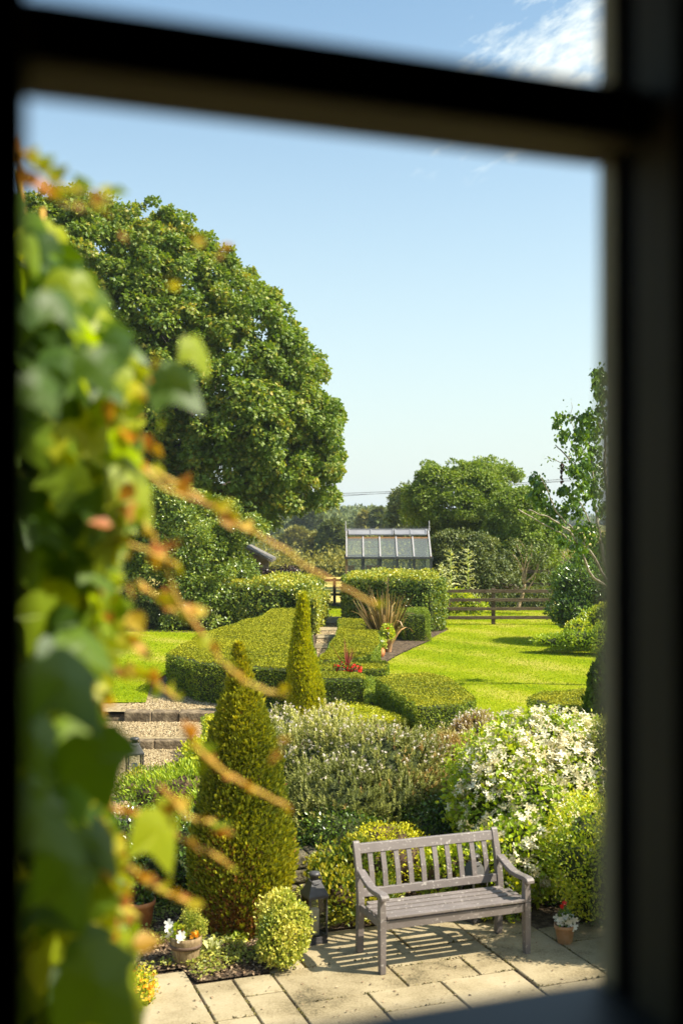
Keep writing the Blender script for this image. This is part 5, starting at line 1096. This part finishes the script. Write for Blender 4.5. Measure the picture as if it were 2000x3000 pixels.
bh = P(840, 1640, 180); hs = thing('brick_house', 'small distant red brick house with grey-brown roof in the valley', 'house', (bh[0], 182, -5))
def hpz(name, fn, m): mb = MB(); fn(mb); return mb.build(name, m, hs)
x0, x1 = P(797, 1600, 180)[0], P(890, 1600, 180)[0]; ze_ = P(0, 1624, 180)[2]; zt_ = P(0, 1611, 183)[2]
hpz('wall', lambda mb: mb.box(((x0 + x1) / 2, 183, (-5.2 + ze_) / 2), (x1 - x0, 6, ze_ + 5.2)), 'brick')
hpz('roof', lambda mb: mb.add([(x0 - .2, 179.7, ze_), (x1 + .2, 179.7, ze_), (x1 + .2, 183, zt_ + .1), (x0 - .2, 183, zt_ + .1), (x0 - .2, 186.3, ze_), (x1 + .2, 186.3, ze_)], [(0, 1, 2, 3), (3, 2, 5, 4), (0, 3, 4), (1, 5, 2)]), 'slate')
for x in (818, 840, 862, 880):
    q = P(x, 1630, 179.95); wd = hpz('window', lambda mb: mb.box(q, (.9, .1, .75)), 'white'); mb = MB(); mb.box(q + (-.2, -.07, 0), (.3, .04, .6)); mb.box(q + (.2, -.07, 0), (.3, .04, .6)); o_ = mb.build('pane', 'alu_dark'); o_.parent = wd; o_.location = (0, 0, 0); o_.matrix_parent_inverse.identity()
hpz('chimney', lambda mb: mb.box(P(800, 1606, 183), (.7, .7, 1.1)), 'brick')
q0 = P(1650, 1620, 120); bn = thing('barn', 'distant low brown-roofed building beyond the right-hand field hedge', 'building', (q0[0], 122, gh(0, 120)))
g0 = float(gh(0, 120)); xa, xb = P(1618, 0, 120)[0], P(1700, 0, 120)[0]; zr_, ze2 = P(0, 1617, 120)[2], P(0, 1635, 120)[2]
mb = MB(); mb.box(((xa + xb) / 2, 123, (g0 + ze2) / 2), (xb - xa, 6, ze2 - g0)); mb.build('wall', 'render_wall', bn)
mb = MB(); mb.add([(xa - .3, 119.7, ze2), (xb + .3, 119.7, ze2), (xb - .3, 123, zr_), (xa + .9, 123, zr_), (xa - .3, 126.3, ze2), (xb + .3, 126.3, ze2)], [(0, 1, 2, 3), (3, 2, 5, 4), (0, 3, 4), (1, 5, 2)]); mb.build('roof', 'slate', bn)
def wire(label, p, q, D0, D1, sag, r):
    a = P(*p, D0); b = P(*q, D1); t = np.linspace(-.5, 1.5, 40); pts = a + (b - a) * t[:, None]; pts[:, 2] -= sag * (1 - (2 * t - 1) ** 2); mb = MB(); mb.tube(pts, r, 4)
    mb.build('power_line', 'wire', label=label, cat='power line', group='overhead lines')
wire('topmost of the overhead lines crossing the sky from tree to birch', (955, 1447), (1700, 1398), 150, 150, .3, .034)
wire('middle one of the overhead lines crossing the sky right of the big tree', (955, 1452), (1700, 1403), 150, 150, .3, .028)
wire('lowest of the overhead lines crossing the sky above the greenhouse', (955, 1457), (1700, 1408), 150, 150, -.05, .022)
for k, (y0, y1) in enumerate(((1613, 1610), (1617, 1616), (1634, 1628))):
    wire(('upper', 'middle', 'lowest')[k] + ' low wire in front of the distant wood left of the greenhouse', (850, y0), (1012, y1), 130, 130, .12, .022)

# ================================================================== TREES
syc = [(-150, 560), (60, 575), (150, 590), (230, 610), (290, 585), (350, 590), (390, 630), (440, 655), (490, 635), (530, 630), (600, 670), (628, 700), (650, 715), (690, 770), (745, 775), (770, 830), (825, 860), (820, 920), (868, 925), (860, 975), (925, 1035), (950, 1060), (945, 1120), (955, 1180), (1015, 1195), (1020, 1230), (985, 1270), (1015, 1320), (1005, 1375), (945, 1390), (950, 1440), (900, 1460), (860, 1470), (840, 1520), (760, 1500), (650, 1490), (500, 1480), (330, 1450), (100, 1450), (-150, 1500)]
syc = [(300 + (x - 300) * .925, 1330 + (y - 1330) * .925) if y < 1440 else (x, y) for x, y in syc]
outline_tree('sycamore_tree', 'huge broad leafy tree filling the left of the view', syc, 42, 4.6, 3300, .36, 100, .14, 'sycamore', (-8.5, 42.5), ZL, tpl=T_S, emax=5.0, limbs=170, tr=.45, ragged=.9, inner=.05, rbf=1.3)
o2 = [(300, 1470), (400, 1490), (500, 1462), (620, 1478), (690, 1530), (745, 1565), (725, 1585), (670, 1605), (680, 1640), (710, 1685), (700, 1760), (680, 1850), (600, 1855), (520, 1830), (470, 1760), (380, 1700), (300, 1650)]
outline_tree('cherry_laurel', 'large dark glossy rounded shrub left of the leafy hedge', o2, 34.5, 1.9, 700, .30, 90, .095, 'laurel', (-4.0, 34.6), ZL, cat='shrub', tpl=T_L, emax=1.5, limbs=30, tr=.14, ragged=.6)
o3 = [(120, 1440), (380, 1450), (480, 1500), (500, 1600), (430, 1680), (250, 1720), (100, 1700)]
outline_tree('yellow_tree', 'yellow-green small tree partly hidden by the vine at the left', o3, 37.5, 1.8, 420, .34, 80, .09, 'bright', (-7.5, 37.6), ZL, limbs=24, tr=.12)
C2 = lambda x, y: (1000 + x / 1.96, 1300 + y / 1.96)
o4 = [C2(*q) for q in ((470, 255), (495, 165), (535, 150), (580, 200), (630, 155), (690, 175), (740, 160), (790, 165), (830, 132), (890, 150), (955, 165), (972, 212), (920, 250), (930, 290), (890, 400), (900, 620), (860, 850), (700, 870), (560, 850), (520, 700), (470, 520), (410, 440), (405, 300))]
outline_tree('ash_tree', 'tall feathery-topped green tree just right of the greenhouse', o4, 50, 2.6, 1500, .30, 70, .12, 'ash', (9.2, 50.5), ZL, limbs=110, tr=.26, emax=3.0, ragged=1.1, inner=.08, rbf=.9)
o5 = [C2(*q) for q in ((880, 330), (960, 300), (1040, 320), (1080, 380), (1150, 480), (1200, 560), (1180, 640), (1190, 760), (1130, 860), (980, 880), (860, 840), (850, 520))]
outline_tree('field_maple', 'rounded green tree behind the small bare-stemmed tree', o5, 46, 2.2, 800, .30, 70, .11, 'ash', (13.5 * .46 + 5.0, 46.5), ZL, limbs=40, tr=.2, emax=2.4)
o6 = [C2(*q) for q in ((560, 560), (700, 540), (860, 600), (960, 700), (1000, 860), (760, 880), (620, 860), (540, 760))]
outline_tree('elder_shrub', 'dark lower shrub in the shade under the feathery tree', o6, 43, 1.5, 300, .32, 80, .11, 'dark_tree', (7.7, 43.2), ZL, cat='shrub', limbs=20, tr=.08)
o7 = [(1155, 1600), (1160, 1520), (1165, 1470), (1180, 1455), (1205, 1450), (1230, 1470), (1260, 1560), (1270, 1640), (1160, 1640)]
outline_tree('poplar_tree', 'blue-green upright tree behind the greenhouse ridge', o7, 78, 2.2, 260, .5, 60, .22, 'dark_tree', (4.8, 78), -.4, limbs=20, tr=.2)
# distant trees
far = [('round dark tree in the field left of the greenhouse', 978, 1590, 48, 66, 115, 'dark_tree'), ('pale green bush-like tree beside the round dark field tree', 928, 1605, 30, 45, 118, 'wood_yellow'),
       ('olive tree behind the brick house', 870, 1590, 42, 40, 160, 'wood_yellow'), ('small round green tree left of the olive tree', 905, 1530, 40, 40, 190, 'wood_far'),
       ('tall conifer in the wood above the greenhouse roof', 1108, 1545, 26, 55, 150, 'dark_tree'), ('second conifer in the wood left of the tall one', 1072, 1550, 24, 48, 165, 'wood_yellow'),
       ('grey-green tree on the far field seen through the birch', 1650, 1595, 50, 40, 190, 'wood_far')]
for lab, x, y, rx_, ry_, D, m_ in far:
    an = np.linspace(0, 2 * pi, 13)[:-1]; ol = [(x + rx_ * cos(a) * random.uniform(.85, 1.1), y + ry_ * sin(a) * random.uniform(.9, 1.08)) for a in an]
    pz = P(x, y, D); outline_tree('field_tree' if 'conifer' not in lab else 'pine_tree', lab, ol, D, rx_ * D / F * .8, 150, .13 * rx_ * D / F + .12, 60, .0042 * D, m_, (pz[0], D), float(gh(0, D)), limbs=8, tr=.2)
mb = MB(); nn_ = 0
for k in range(150):
    x = 420 + 900 * rng.random(); D = rng.uniform(230, 330); top = 1483 + 9 * sin(x * .021) + 6 * sin(x * .053) + rng.uniform(0, 22) + (8 if x > 1050 else 0)
    rad = rng.uniform(2.2, 4.0); c = P(x, top, D); c[2] -= rad; g0 = float(gh(0, D)); 
    es = [(c[0], c[1], c[2], rad, rad, rad), (c[0] + rad * .5, c[1] - .5, c[2] - rad * .8, rad * .9, rad * .9, rad)]
    if c[2] - rad * 2 > g0: es.append((c[0], c[1], (c[2] + g0) / 2, rad * .9, rad * .9, (c[2] - g0) / 2))
    shrub(es, 620, (1.,), 1.0, T_D, .07, .2, .5, None, .3, .8, mb=mb, deep=.15)
for k in range(120):
    x = 380 + 950 * rng.random(); D = rng.uniform(90, 200); y = rng.uniform(1560, 1640) if D > 120 else rng.uniform(1610, 1640); rad = rng.uniform(1.2, 2.8); c = P(x, y, D); g0 = float(gh(0, D)); c[2] = min(c[2] - rad, g0 + 3.2)
    if 780 < x < 900 and D < 182: c[2] = g0 - .6; rad = min(rad, 1.2)
    shrub([(c[0], c[1], c[2], rad, rad, rad * 1.0), (c[0] + rad * .8, c[1], c[2] - rad * .4, rad * .8, rad, rad * .8)], 420, (1.,), .5, T_D, .07, .2, .8, g0 - .1, .3, .8, mb=mb, deep=.15, mi0=2)
mb.build('distant_woodland', ['hedge_core', 'wood_far', 'wood_yellow'], kind='stuff', label='distant mixed woodland along the horizon', cat='woodland')
mb = MB()
for k in range(70):
    D = rng.uniform(420, 900); x = rng.uniform(250, 2100); rad = rng.uniform(3, 6); c = P(x, 1540, D); g0 = float(gh(0, D))
    shrub([(c[0], c[1], g0 + rad * .5, rad * 1.6, rad, rad * .8)], 260, (1.,), 1.6, T_D, .07, .2, .3, g0, .3, .8, mb=mb, deep=.15)
mb.build('distant_woodland', ['hedge_core', 'wood_far'], kind='stuff', label='line of far hedgerow trees beyond the right-hand field', cat='woodland')

# small bare-stemmed tree behind the rail fence
C6 = lambda x, y: (1500 + x / 5.227, 1500 + y / 5.227)
def branch_px(mb, pts, D, r0, r1, mi=0, dy=None):
    n = len(pts); q = np.array([P(x, y, D + (0 if dy is None else dy * i / (n - 1))) for i, (x, y) in enumerate(pts)]); k = max(8, 3 * n)
    t = np.linspace(0, n - 1, k); Q = np.stack([np.interp(t, np.arange(n), q[:, j]) for j in range(3)], 1); Q[1:-1] += rng.normal(size=(k - 2, 3)) * r0 * .25
    mb.tube(Q, np.linspace(r0, r1, k), 7, mi); return Q
bt = thing('bare_stemmed_tree', 'small multi-stemmed tree with pale bare branches just behind the rail fence', 'tree', tuple(P(*C6(100, 1500), 38)[:2]) + (ZL,))
mb = MB(); D = 38.0
for pts, r0, r1 in (([(90, 1510), (130, 1330), (165, 1210), (180, 1110)], .075, .05), ([(180, 1110), (170, 900), (120, 860), (70, 720), (0, 640)], .03, .008), ([(180, 1110), (150, 1000), (150, 800), (150, 700), (60, 500)], .03, .008),
                    ([(180, 1100), (210, 900), (240, 800), (300, 650), (290, 500)], .035, .008), ([(190, 1080), (290, 1010), (380, 860), (400, 790), (480, 650)], .03, .01), ([(220, 1220), (330, 1030), (400, 830)], .025, .012),
                    ([(170, 900), (220, 700), (210, 600), (160, 500), (100, 430)], .02, .006), ([(400, 800), (280, 830), (240, 880)], .014, .008)):
    branch_px(mb, [C6(*q) for q in pts], D, r0, r1)
mb.build('trunk', 'pale_bark', bt)
mb = MB(); ctr = [C6(*q) for q in ((60, 480), (220, 530), (300, 560), (420, 640), (480, 760), (350, 700), (460, 900), (250, 700), (480, 1000), (400, 1100), (60, 620), (470, 560))]
C_ = np.array([P(x, y, D + rng.uniform(-.4, .4)) for x, y in ctr for _ in range(2)]) + rng.normal(size=(24, 3)) * .12; clumps(mb, C_, rdir(24) * .3, .2, 40, .085, T_L, 0); mb.build('crown', 'dark_tree', bt)

# low planting behind fence, and right-hand border shrubs
mb = shrub([E(1330, 1760, 36.2, .5, .4, .35), E(1390, 1775, 36, .35, .4, .22), E(1300, 1775, 35.8, .3, .3, .3)], 2500, (1.,), .09, T_L, .1, .2, 4, ZL, .4, .7)
mk('leafy_plant', 'pale green leafy clump under the tall thistles behind the fence', mb, ['twig', 'bright'], 'plant')
mb = shrub([E(1300, 1775, 35.2, .38, .3, .25)], 1500, (1.,), .06, T_L, .1, .2, 4, ZL, .4, .7)
mk('golden_shrub', 'low golden shrub behind the left end of the rail fence', mb, ['twig', 'gold_shrub'])
mb = shrub([E(1480, 1770, 41, 1.3, .4, .32), E(1560, 1765, 41, .9, .4, .45)], 3500, (1.,), .1, T_L, .1, .3, 2, ZL, .4, .8)
mk('flower_border', 'shaded leafy border with seed heads under the trees behind the fence', mb, ['hedge_core', 'dark_tree'], 'border')
mb = shrub([E(1710, 1720, 29.0, .80, .8, .55), E(1680, 1790, 28.6, .52, .6, .42), E(1760, 1770, 28.8, .7, .6, .6), E(1740, 1670, 29.4, .6, .6, .5)], 13000, (1.,), .075, T_L, .08, .2, 3, ZL, .4, .85)
mk('glossy_shrub', 'dark glossy evergreen shrub at the right end of the rail fence', mb, ['hedge_core', 'glossy'])
mb = shrub([E(1745, 1830, 27.6, .46, .5, .40), E(1790, 1820, 27.4, .5, .5, .45), E(1700, 1850, 27.3, .35, .4, .25)], 7500, (1.,), .06, T_L, .08, .2, 4, ZL, .6, .85)
mk('golden_shrub', 'bright yellow-green shrub in front of the dark glossy evergreen', mb, ['hedge_core', 'bright'])
mb = shrub([E(1620, 1876, 26.8, .45, .4, .14), E(1700, 1872, 26.6, .55, .4, .22), E(1780, 1868, 26.4, .5, .4, .3)], 7500, (1.,), .055, T_L, .12, .3, 4, ZL, .5, .8)
mk('leafy_plant', 'low spreading green planting at the lawn edge on the right', mb, ['hedge_core', 'phila'], 'plant')
# left border behind the left lawn
mb = shrub([E(420, 1800, 33.0, .9, .5, .42), E(300, 1790, 33, 1.1, .5, .5), E(560, 1815, 32.6, .7, .5, .3)], 6000, (1.,), .07, T_L, .12, .3, 3, ZL, .5, .8, [(2, 60, T_F5, .06, .4)])
mk('flower_border', 'shaded border with a few pink flowers behind the left lawn', mb, ['hedge_core', 'dark_tree', 'petal_pink'], 'border')

# birch
C3 = lambda x, y: (1400 + x / 3.92, 1000 + y / 3.92)
D = 21.5; bb = P(1845, 1900, D); bi = thing('birch_tree', 'white-stemmed birch with lopped slanting branches at the right edge', 'tree', (bb[0], bb[1], ZL)); mb = MB()
fork = (1600, 2900); EN = []
BR = [([fork, (1440, 2500), (1400, 2250), (1360, 2000), (1330, 1850), (1330, 1700), (1350, 1500), (1380, 1300)], .05, .018, .3),
      ([(1405, 2290), (1300, 2120), (1220, 1950), (1170, 1840), (1090, 1880)], .022, .008, -.3),
      ([fork, (1400, 2630), (1250, 2352), (1160, 2200), (1000, 2080), (900, 1960), (850, 1850), (790, 1700), (715, 1560)], .035, .010, -.6),
      ([fork, (1300, 2700), (1150, 2352), (1050, 2180), (900, 2080), (780, 2010), (580, 1930)], .035, .014, -.9),
      ([(1080, 2330), (960, 2200), (760, 2110), (600, 2010), (460, 1930)], .022, .016, -.6),
      ([(1330, 1850), (1290, 1740), (1200, 1540), (1080, 1400), (990, 1290), (885, 1190)], .028, .014, .3),
      ([(1190, 1500), (1110, 1400), (1040, 1310)], .016, .012, .1), ([(1060, 1480), (960, 1400), (790, 1322)], .014, .005, .1),
      ([(1330, 1700), (1300, 1400), (1265, 1150), (1240, 980), (1235, 820)], .022, .008, .4),
      ([(1420, 1060), (1385, 930), (1350, 800), (1300, 760)], .012, .004, .2), ([(1250, 1320), (1180, 1200), (1100, 1000), (1045, 880), (1078, 760), (1066, 695)], .012, .003, .2),
      ([(1500, 2600), (1480, 1800), (1450, 1200), (1430, 700), (1420, 300)], .05, .01, .5), ([(1430, 900), (1400, 600), (1380, 350)], .012, .004, .2),
      ([(1200, 1460), (1130, 1350), (1100, 1240)], .012, .006, .0)]
for pts, r0, r1, dy in BR: EN.append(branch_px(mb, [C3(*q) for q in pts], D, r0 * .8, r1 * .75, 0, dy))
mb.tube([(bb[0], bb[1], ZL - .1), (bb[0] - .05, bb[1], 1.0), P(*C3(*fork), D)], (.10, .08, .06), 9); mb.build('trunk', 'birch_bark', bi)
mb = MB(); spots = [(950, 880, 60), (1000, 1080, 70), (900, 950, 40), (1180, 900, 70), (1180, 1080, 80), (1150, 1250, 70), (1100, 1480, 60), (1230, 1400, 90), (640, 1560, 50), (700, 1660, 70), (640, 1760, 60), (740, 1850, 80), (830, 1920, 70), (960, 1720, 50),
    (1000, 1700, 40), (1090, 1840, 80), (950, 1960, 80), (1130, 1960, 60), (1200, 2150, 80), (1050, 2250, 80), (900, 2120, 60), (800, 2050, 60), (1280, 900, 80), (1300, 1050, 90), (1330, 1250, 90), (1350, 1450, 100), (1290, 1600, 90), (1360, 1700, 80),
    (1380, 350, 60), (1360, 500, 60), (1400, 620, 50), (1400, 800, 60), (1420, 1000, 80), (1430, 1900, 80), (1180, 1650, 70), (1230, 1780, 60), (1300, 2200, 80), (1350, 2350, 90), (1150, 2380, 70), (960, 2300, 50), (1250, 850, 60), (1150, 1500, 70), (1440, 2300, 90), (1420, 600, 60), (1430, 420, 60)]
for x, y, r in spots:
    c = P(*C3(x, y), D + rng.uniform(-.5, .4)); k = int(r * 1.15); q = c + rng.normal(size=(k, 3)) * r / 3.92 * D / F * .62
    mb.leaves(T_OV, q, unit(-UP * .9 + rdir(k) * .7), unit(rdir(k) + np.array((.2, -.6, .2))), .078 * (.7 + .6 * rng.random(k)), 0)
for EQ in EN:
    k = 26; idx = rng.integers(2, len(EQ), k); q = EQ[idx] + rng.normal(size=(k, 3)) * .06; mb.leaves(T_OV, q, unit(-UP * .7 + rdir(k) * .8), rdir(k), .055 * (.7 + .6 * rng.random(k)), 0)
mb.build('crown', 'birch_leaf', bi)
mb = MB(); k = 46; q = np.array([P(*C3(960 + rng.normal() * 10, 1400 + 230 * rng.random()), D) for _ in range(k)]); mb.leaves(T_OV, q, unit(-UP + rdir(k) * .4), rdir(k), .05, 0); mb.build('dead_leaves', 'dead_leaf', bi)

# ================================================================== VINE on the house wall, close to the lens
vn = thing('climbing_vine', 'out-of-focus green climbing vine with orange stems along the left of the window', 'vine', tuple(L(-.25, 1.0, 0)))
yb = [380, 480, 600, 700, 900, 1050, 1150, 1300, 1500, 1700, 1900, 2100, 2300, 2500, 2700, 2850, 3050]
xb = [-60, -20, 40, 170, 290, 400, 380, 420, 390, 330, 350, 270, 270, 330, 350, 370, 360]
def vleaf(mb, n, ylo, yhi, dlo, dhi, smin, smax, mi=0, edge=0.0, rlo=0., rhi=1.):
    y = rng.uniform(ylo, yhi, n); xe = np.interp(y, yb, xb); D_ = rng.uniform(dlo, dhi, n)
    x = xe - (rng.random(n) ** (1.2 if edge == 0 else 2.5)) * (560 if edge == 0 else edge) ; s_ = rng.uniform(smin, smax, n); x = x - s_ * F / D_ * .25
    p = np.array([P(a, b, c) for a, b, c in zip(x, y, D_)]); d = unit(-UP * .9 + np.array((.35, -.1, 0)) + rdir(n) * .55); nr = unit(np.array((.35, -.25, .55)) + rdir(n) * .6)
    mb.leaves(T_V, p - d * s_[:, None] * .5, d, nr, s_, mi, rlo + (rhi - rlo) * rng.random(n))
mb = MB(); vleaf(mb, 2000, 600, 3150, 1.6, 2.4, .05, .09); vleaf(mb, 420, 620, 2900, 1.45, 1.7, .045, .075); vleaf(mb, 26, 1880, 2800, 1.2, 1.4, .055, .08)
vleaf(mb, 520, 1100, 3000, 1.5, 1.85, .022, .05, edge=210, rlo=.6)
for (x, y, D_, s_, d, nr) in ((205, 2010, 1.1, .085, (.6, -.1, -.7), (.1, -.35, 1.)), (285, 2240, 1.12, .075, (.3, 0, -1), (-.1, -.3, .9)), (130, 2400, 1.05, .085, (.7, 0, -.6), (.1, -.3, 1.)), (210, 2590, 1.15, .075, (.3, 0, -1), (.2, -.4, .9)), (110, 2180, 1.1, .07, (.5, 0, -.8), (.0, -.3, 1.)), (300, 2480, 1.2, .06, (.5, 0, -.8), (.3, -.3, .9)),
                              (120, 1150, 1.1, .05, (.5, 0, -.8), (.4, -.6, .6)), (190, 900, 1.15, .05, (.6, 0, -.8), (.5, -.5, .7)), (290, 1080, 1.2, .05, (.4, 0, -.9), (.3, -.7, .6)), (300, 2900, 1.1, .09, (.6, 0, -.7), (.3, -.6, .7)), (520, 1130, 1.5, .075, (.7, 0, -.6), (.2, -.7, .6))):
    mb.leaves(T_V, P(x, y, D_)[None] - unit(np.array(d, float)) * s_ * .4, np.array([d], float), np.array([nr], float), s_, 0, np.array([.2]))
for (x, y, D_, s_, a_) in ((450, 2430, 1.5, .085, .35), (560, 1050, 1.5, .055, .5), (340, 2820, 1.45, .085, .2), (300, 2980, 1.4, .12, .5), (360, 1430, 1.5, .08, .6), (330, 1600, 1.5, .07, -.2)):
    mb.leaves(T_V, P(x, y - 60, D_)[None], np.array([(a_, 0, -1.)]), np.array([(.75, -.45, .3)]), s_, 0, np.array([.8]))
mb.build('foliage', 'vine', vn)
ST_ = [([(300, 1290), (420, 1360), (560, 1440), (640, 1500), (720, 1550), (800, 1590), (880, 1650), (950, 1690), (1030, 1735), (1100, 1770)], 1.65, .0066, .0045),
       ([(330, 1340), (440, 1560), (480, 1640), (520, 1760), (600, 1870), (660, 1950), (720, 2000), (790, 2025), (830, 2035)], 1.55, .0068, .0045),
       ([(540, 2120), (560, 2180), (620, 2240), (700, 2290), (780, 2330), (850, 2370)], 1.5, .007, .005), ([(320, 2370), (430, 2390), (510, 2440), (600, 2490), (680, 2540)], 1.5, .006, .005),
       ([(380, 2540), (420, 2580), (470, 2610), (550, 2640), (555, 2650)], 1.45, .006, .005), ([(200, 1240), (330, 1300), (500, 1440), (620, 1480), (700, 1520)], 1.6, .0058, .004),
       ([(60, 420), (80, 520), (120, 560), (170, 590), (260, 610), (330, 580)], 1.2, .0022, .0018), ([(60, 440), (150, 530), (230, 560), (340, 570)], 1.25, .002, .0016),
       ([(300, 1560), (420, 1610), (520, 1660)], 1.5, .005, .004), ([(470, 2300), (540, 2390), (620, 2410), (680, 2440)], 1.5, .0055, .0045), ([(400, 1700), (500, 1790), (600, 1800)], 1.6, .005, .004), ([(380, 1950), (450, 2000), (520, 2050)], 1.6, .0055, .004)]
SQ = []
mb = MB()
for pts, D_, r0, r1 in ST_:
    q = np.array([P(x, y, D_ + .12 * i / len(pts)) for i, (x, y) in enumerate(pts)]); n = len(pts); t = np.linspace(0, n - 1, n * 4); Q = np.stack([np.interp(t, np.arange(n), q[:, j]) for j in range(3)], 1)
    w = np.linspace(r0, r1, len(Q)); w = w * (1 + .15 * np.sin(np.arange(len(Q)) * .9)); mb.tube(Q + rng.normal(size=Q.shape) * .0012, w * .55, 8); SQ.append(Q)
for k in range(7):
    x0 = 60 + 40 * k; y_ = np.linspace(500 + 110 * k, 3150, 14); Q = np.array([P(x0 + 30 * sin(i * 1.1 + k), yy_, 2.1 + .1 * sin(i + k)) for i, yy_ in enumerate(y_)]); mb.tube(Q, .005, 6)
mb.build('stem', 'vine_stem', vn)
mb = MB()
for Q in SQ:
    k = 12; idx = rng.integers(1, len(Q), k); q = Q[idx]; mb.leaves(T_OV, q, unit(rdir(k) + (.4, 0, .2)), rdir(k), .012 + .02 * rng.random(k), 0)
for x, y, s_, r in ((330, 650, .018, .8), (650, 730, .022, .8), (600, 690, .02, .5), (510, 830, .022, .4), (500, 1600, .03, .9), (630, 1480, .03, .4), (840, 2180, .03, .8), (60, 470, .02, .8)):
    for _ in range(2): c = P(x + rng.normal() * 14, y + rng.normal() * 14, 1.45); mb.leaves(T_OV, c[None], rdir(1), rdir(1), s_ * .85, 0, np.array([r]))
n = 150; y = rng.uniform(1050, 2950, n); x = np.interp(y, yb, xb) + rng.uniform(-70, 55, n); D_ = rng.uniform(1.45, 1.7, n)
mb.leaves(T_OV, np.array([P(a, b, c) for a, b, c in zip(x, y, D_)]), unit(rdir(n) - UP * .3), rdir(n), rng.uniform(.015, .04, n), 0); mb.build('young_leaves', 'vine_young', vn)

# ================================================================== HAZE (thin summer air, one box round everything below the sky)
hm = bpy.data.materials.new('haze'); hm.use_nodes = True; hn = hm.node_tree.nodes; hl = hm.node_tree.links; hn.remove(hn['Principled BSDF'])
pv = hn.new('ShaderNodeVolumePrincipled'); pv.inputs['Color'].default_value = (.80, .90, 1, 1); pv.inputs['Density'].default_value = .0003; pv.inputs['Anisotropy'].default_value = .2
hl.new(pv.outputs[0], hn['Material Output'].inputs['Volume']); M['haze'] = hm
mb = MB(); mb.box((0, 3480, 12), (13000, 7200, 46)); mb.build('haze', 'haze', kind='stuff', label='thin pale summer haze over the fields', cat='haze')
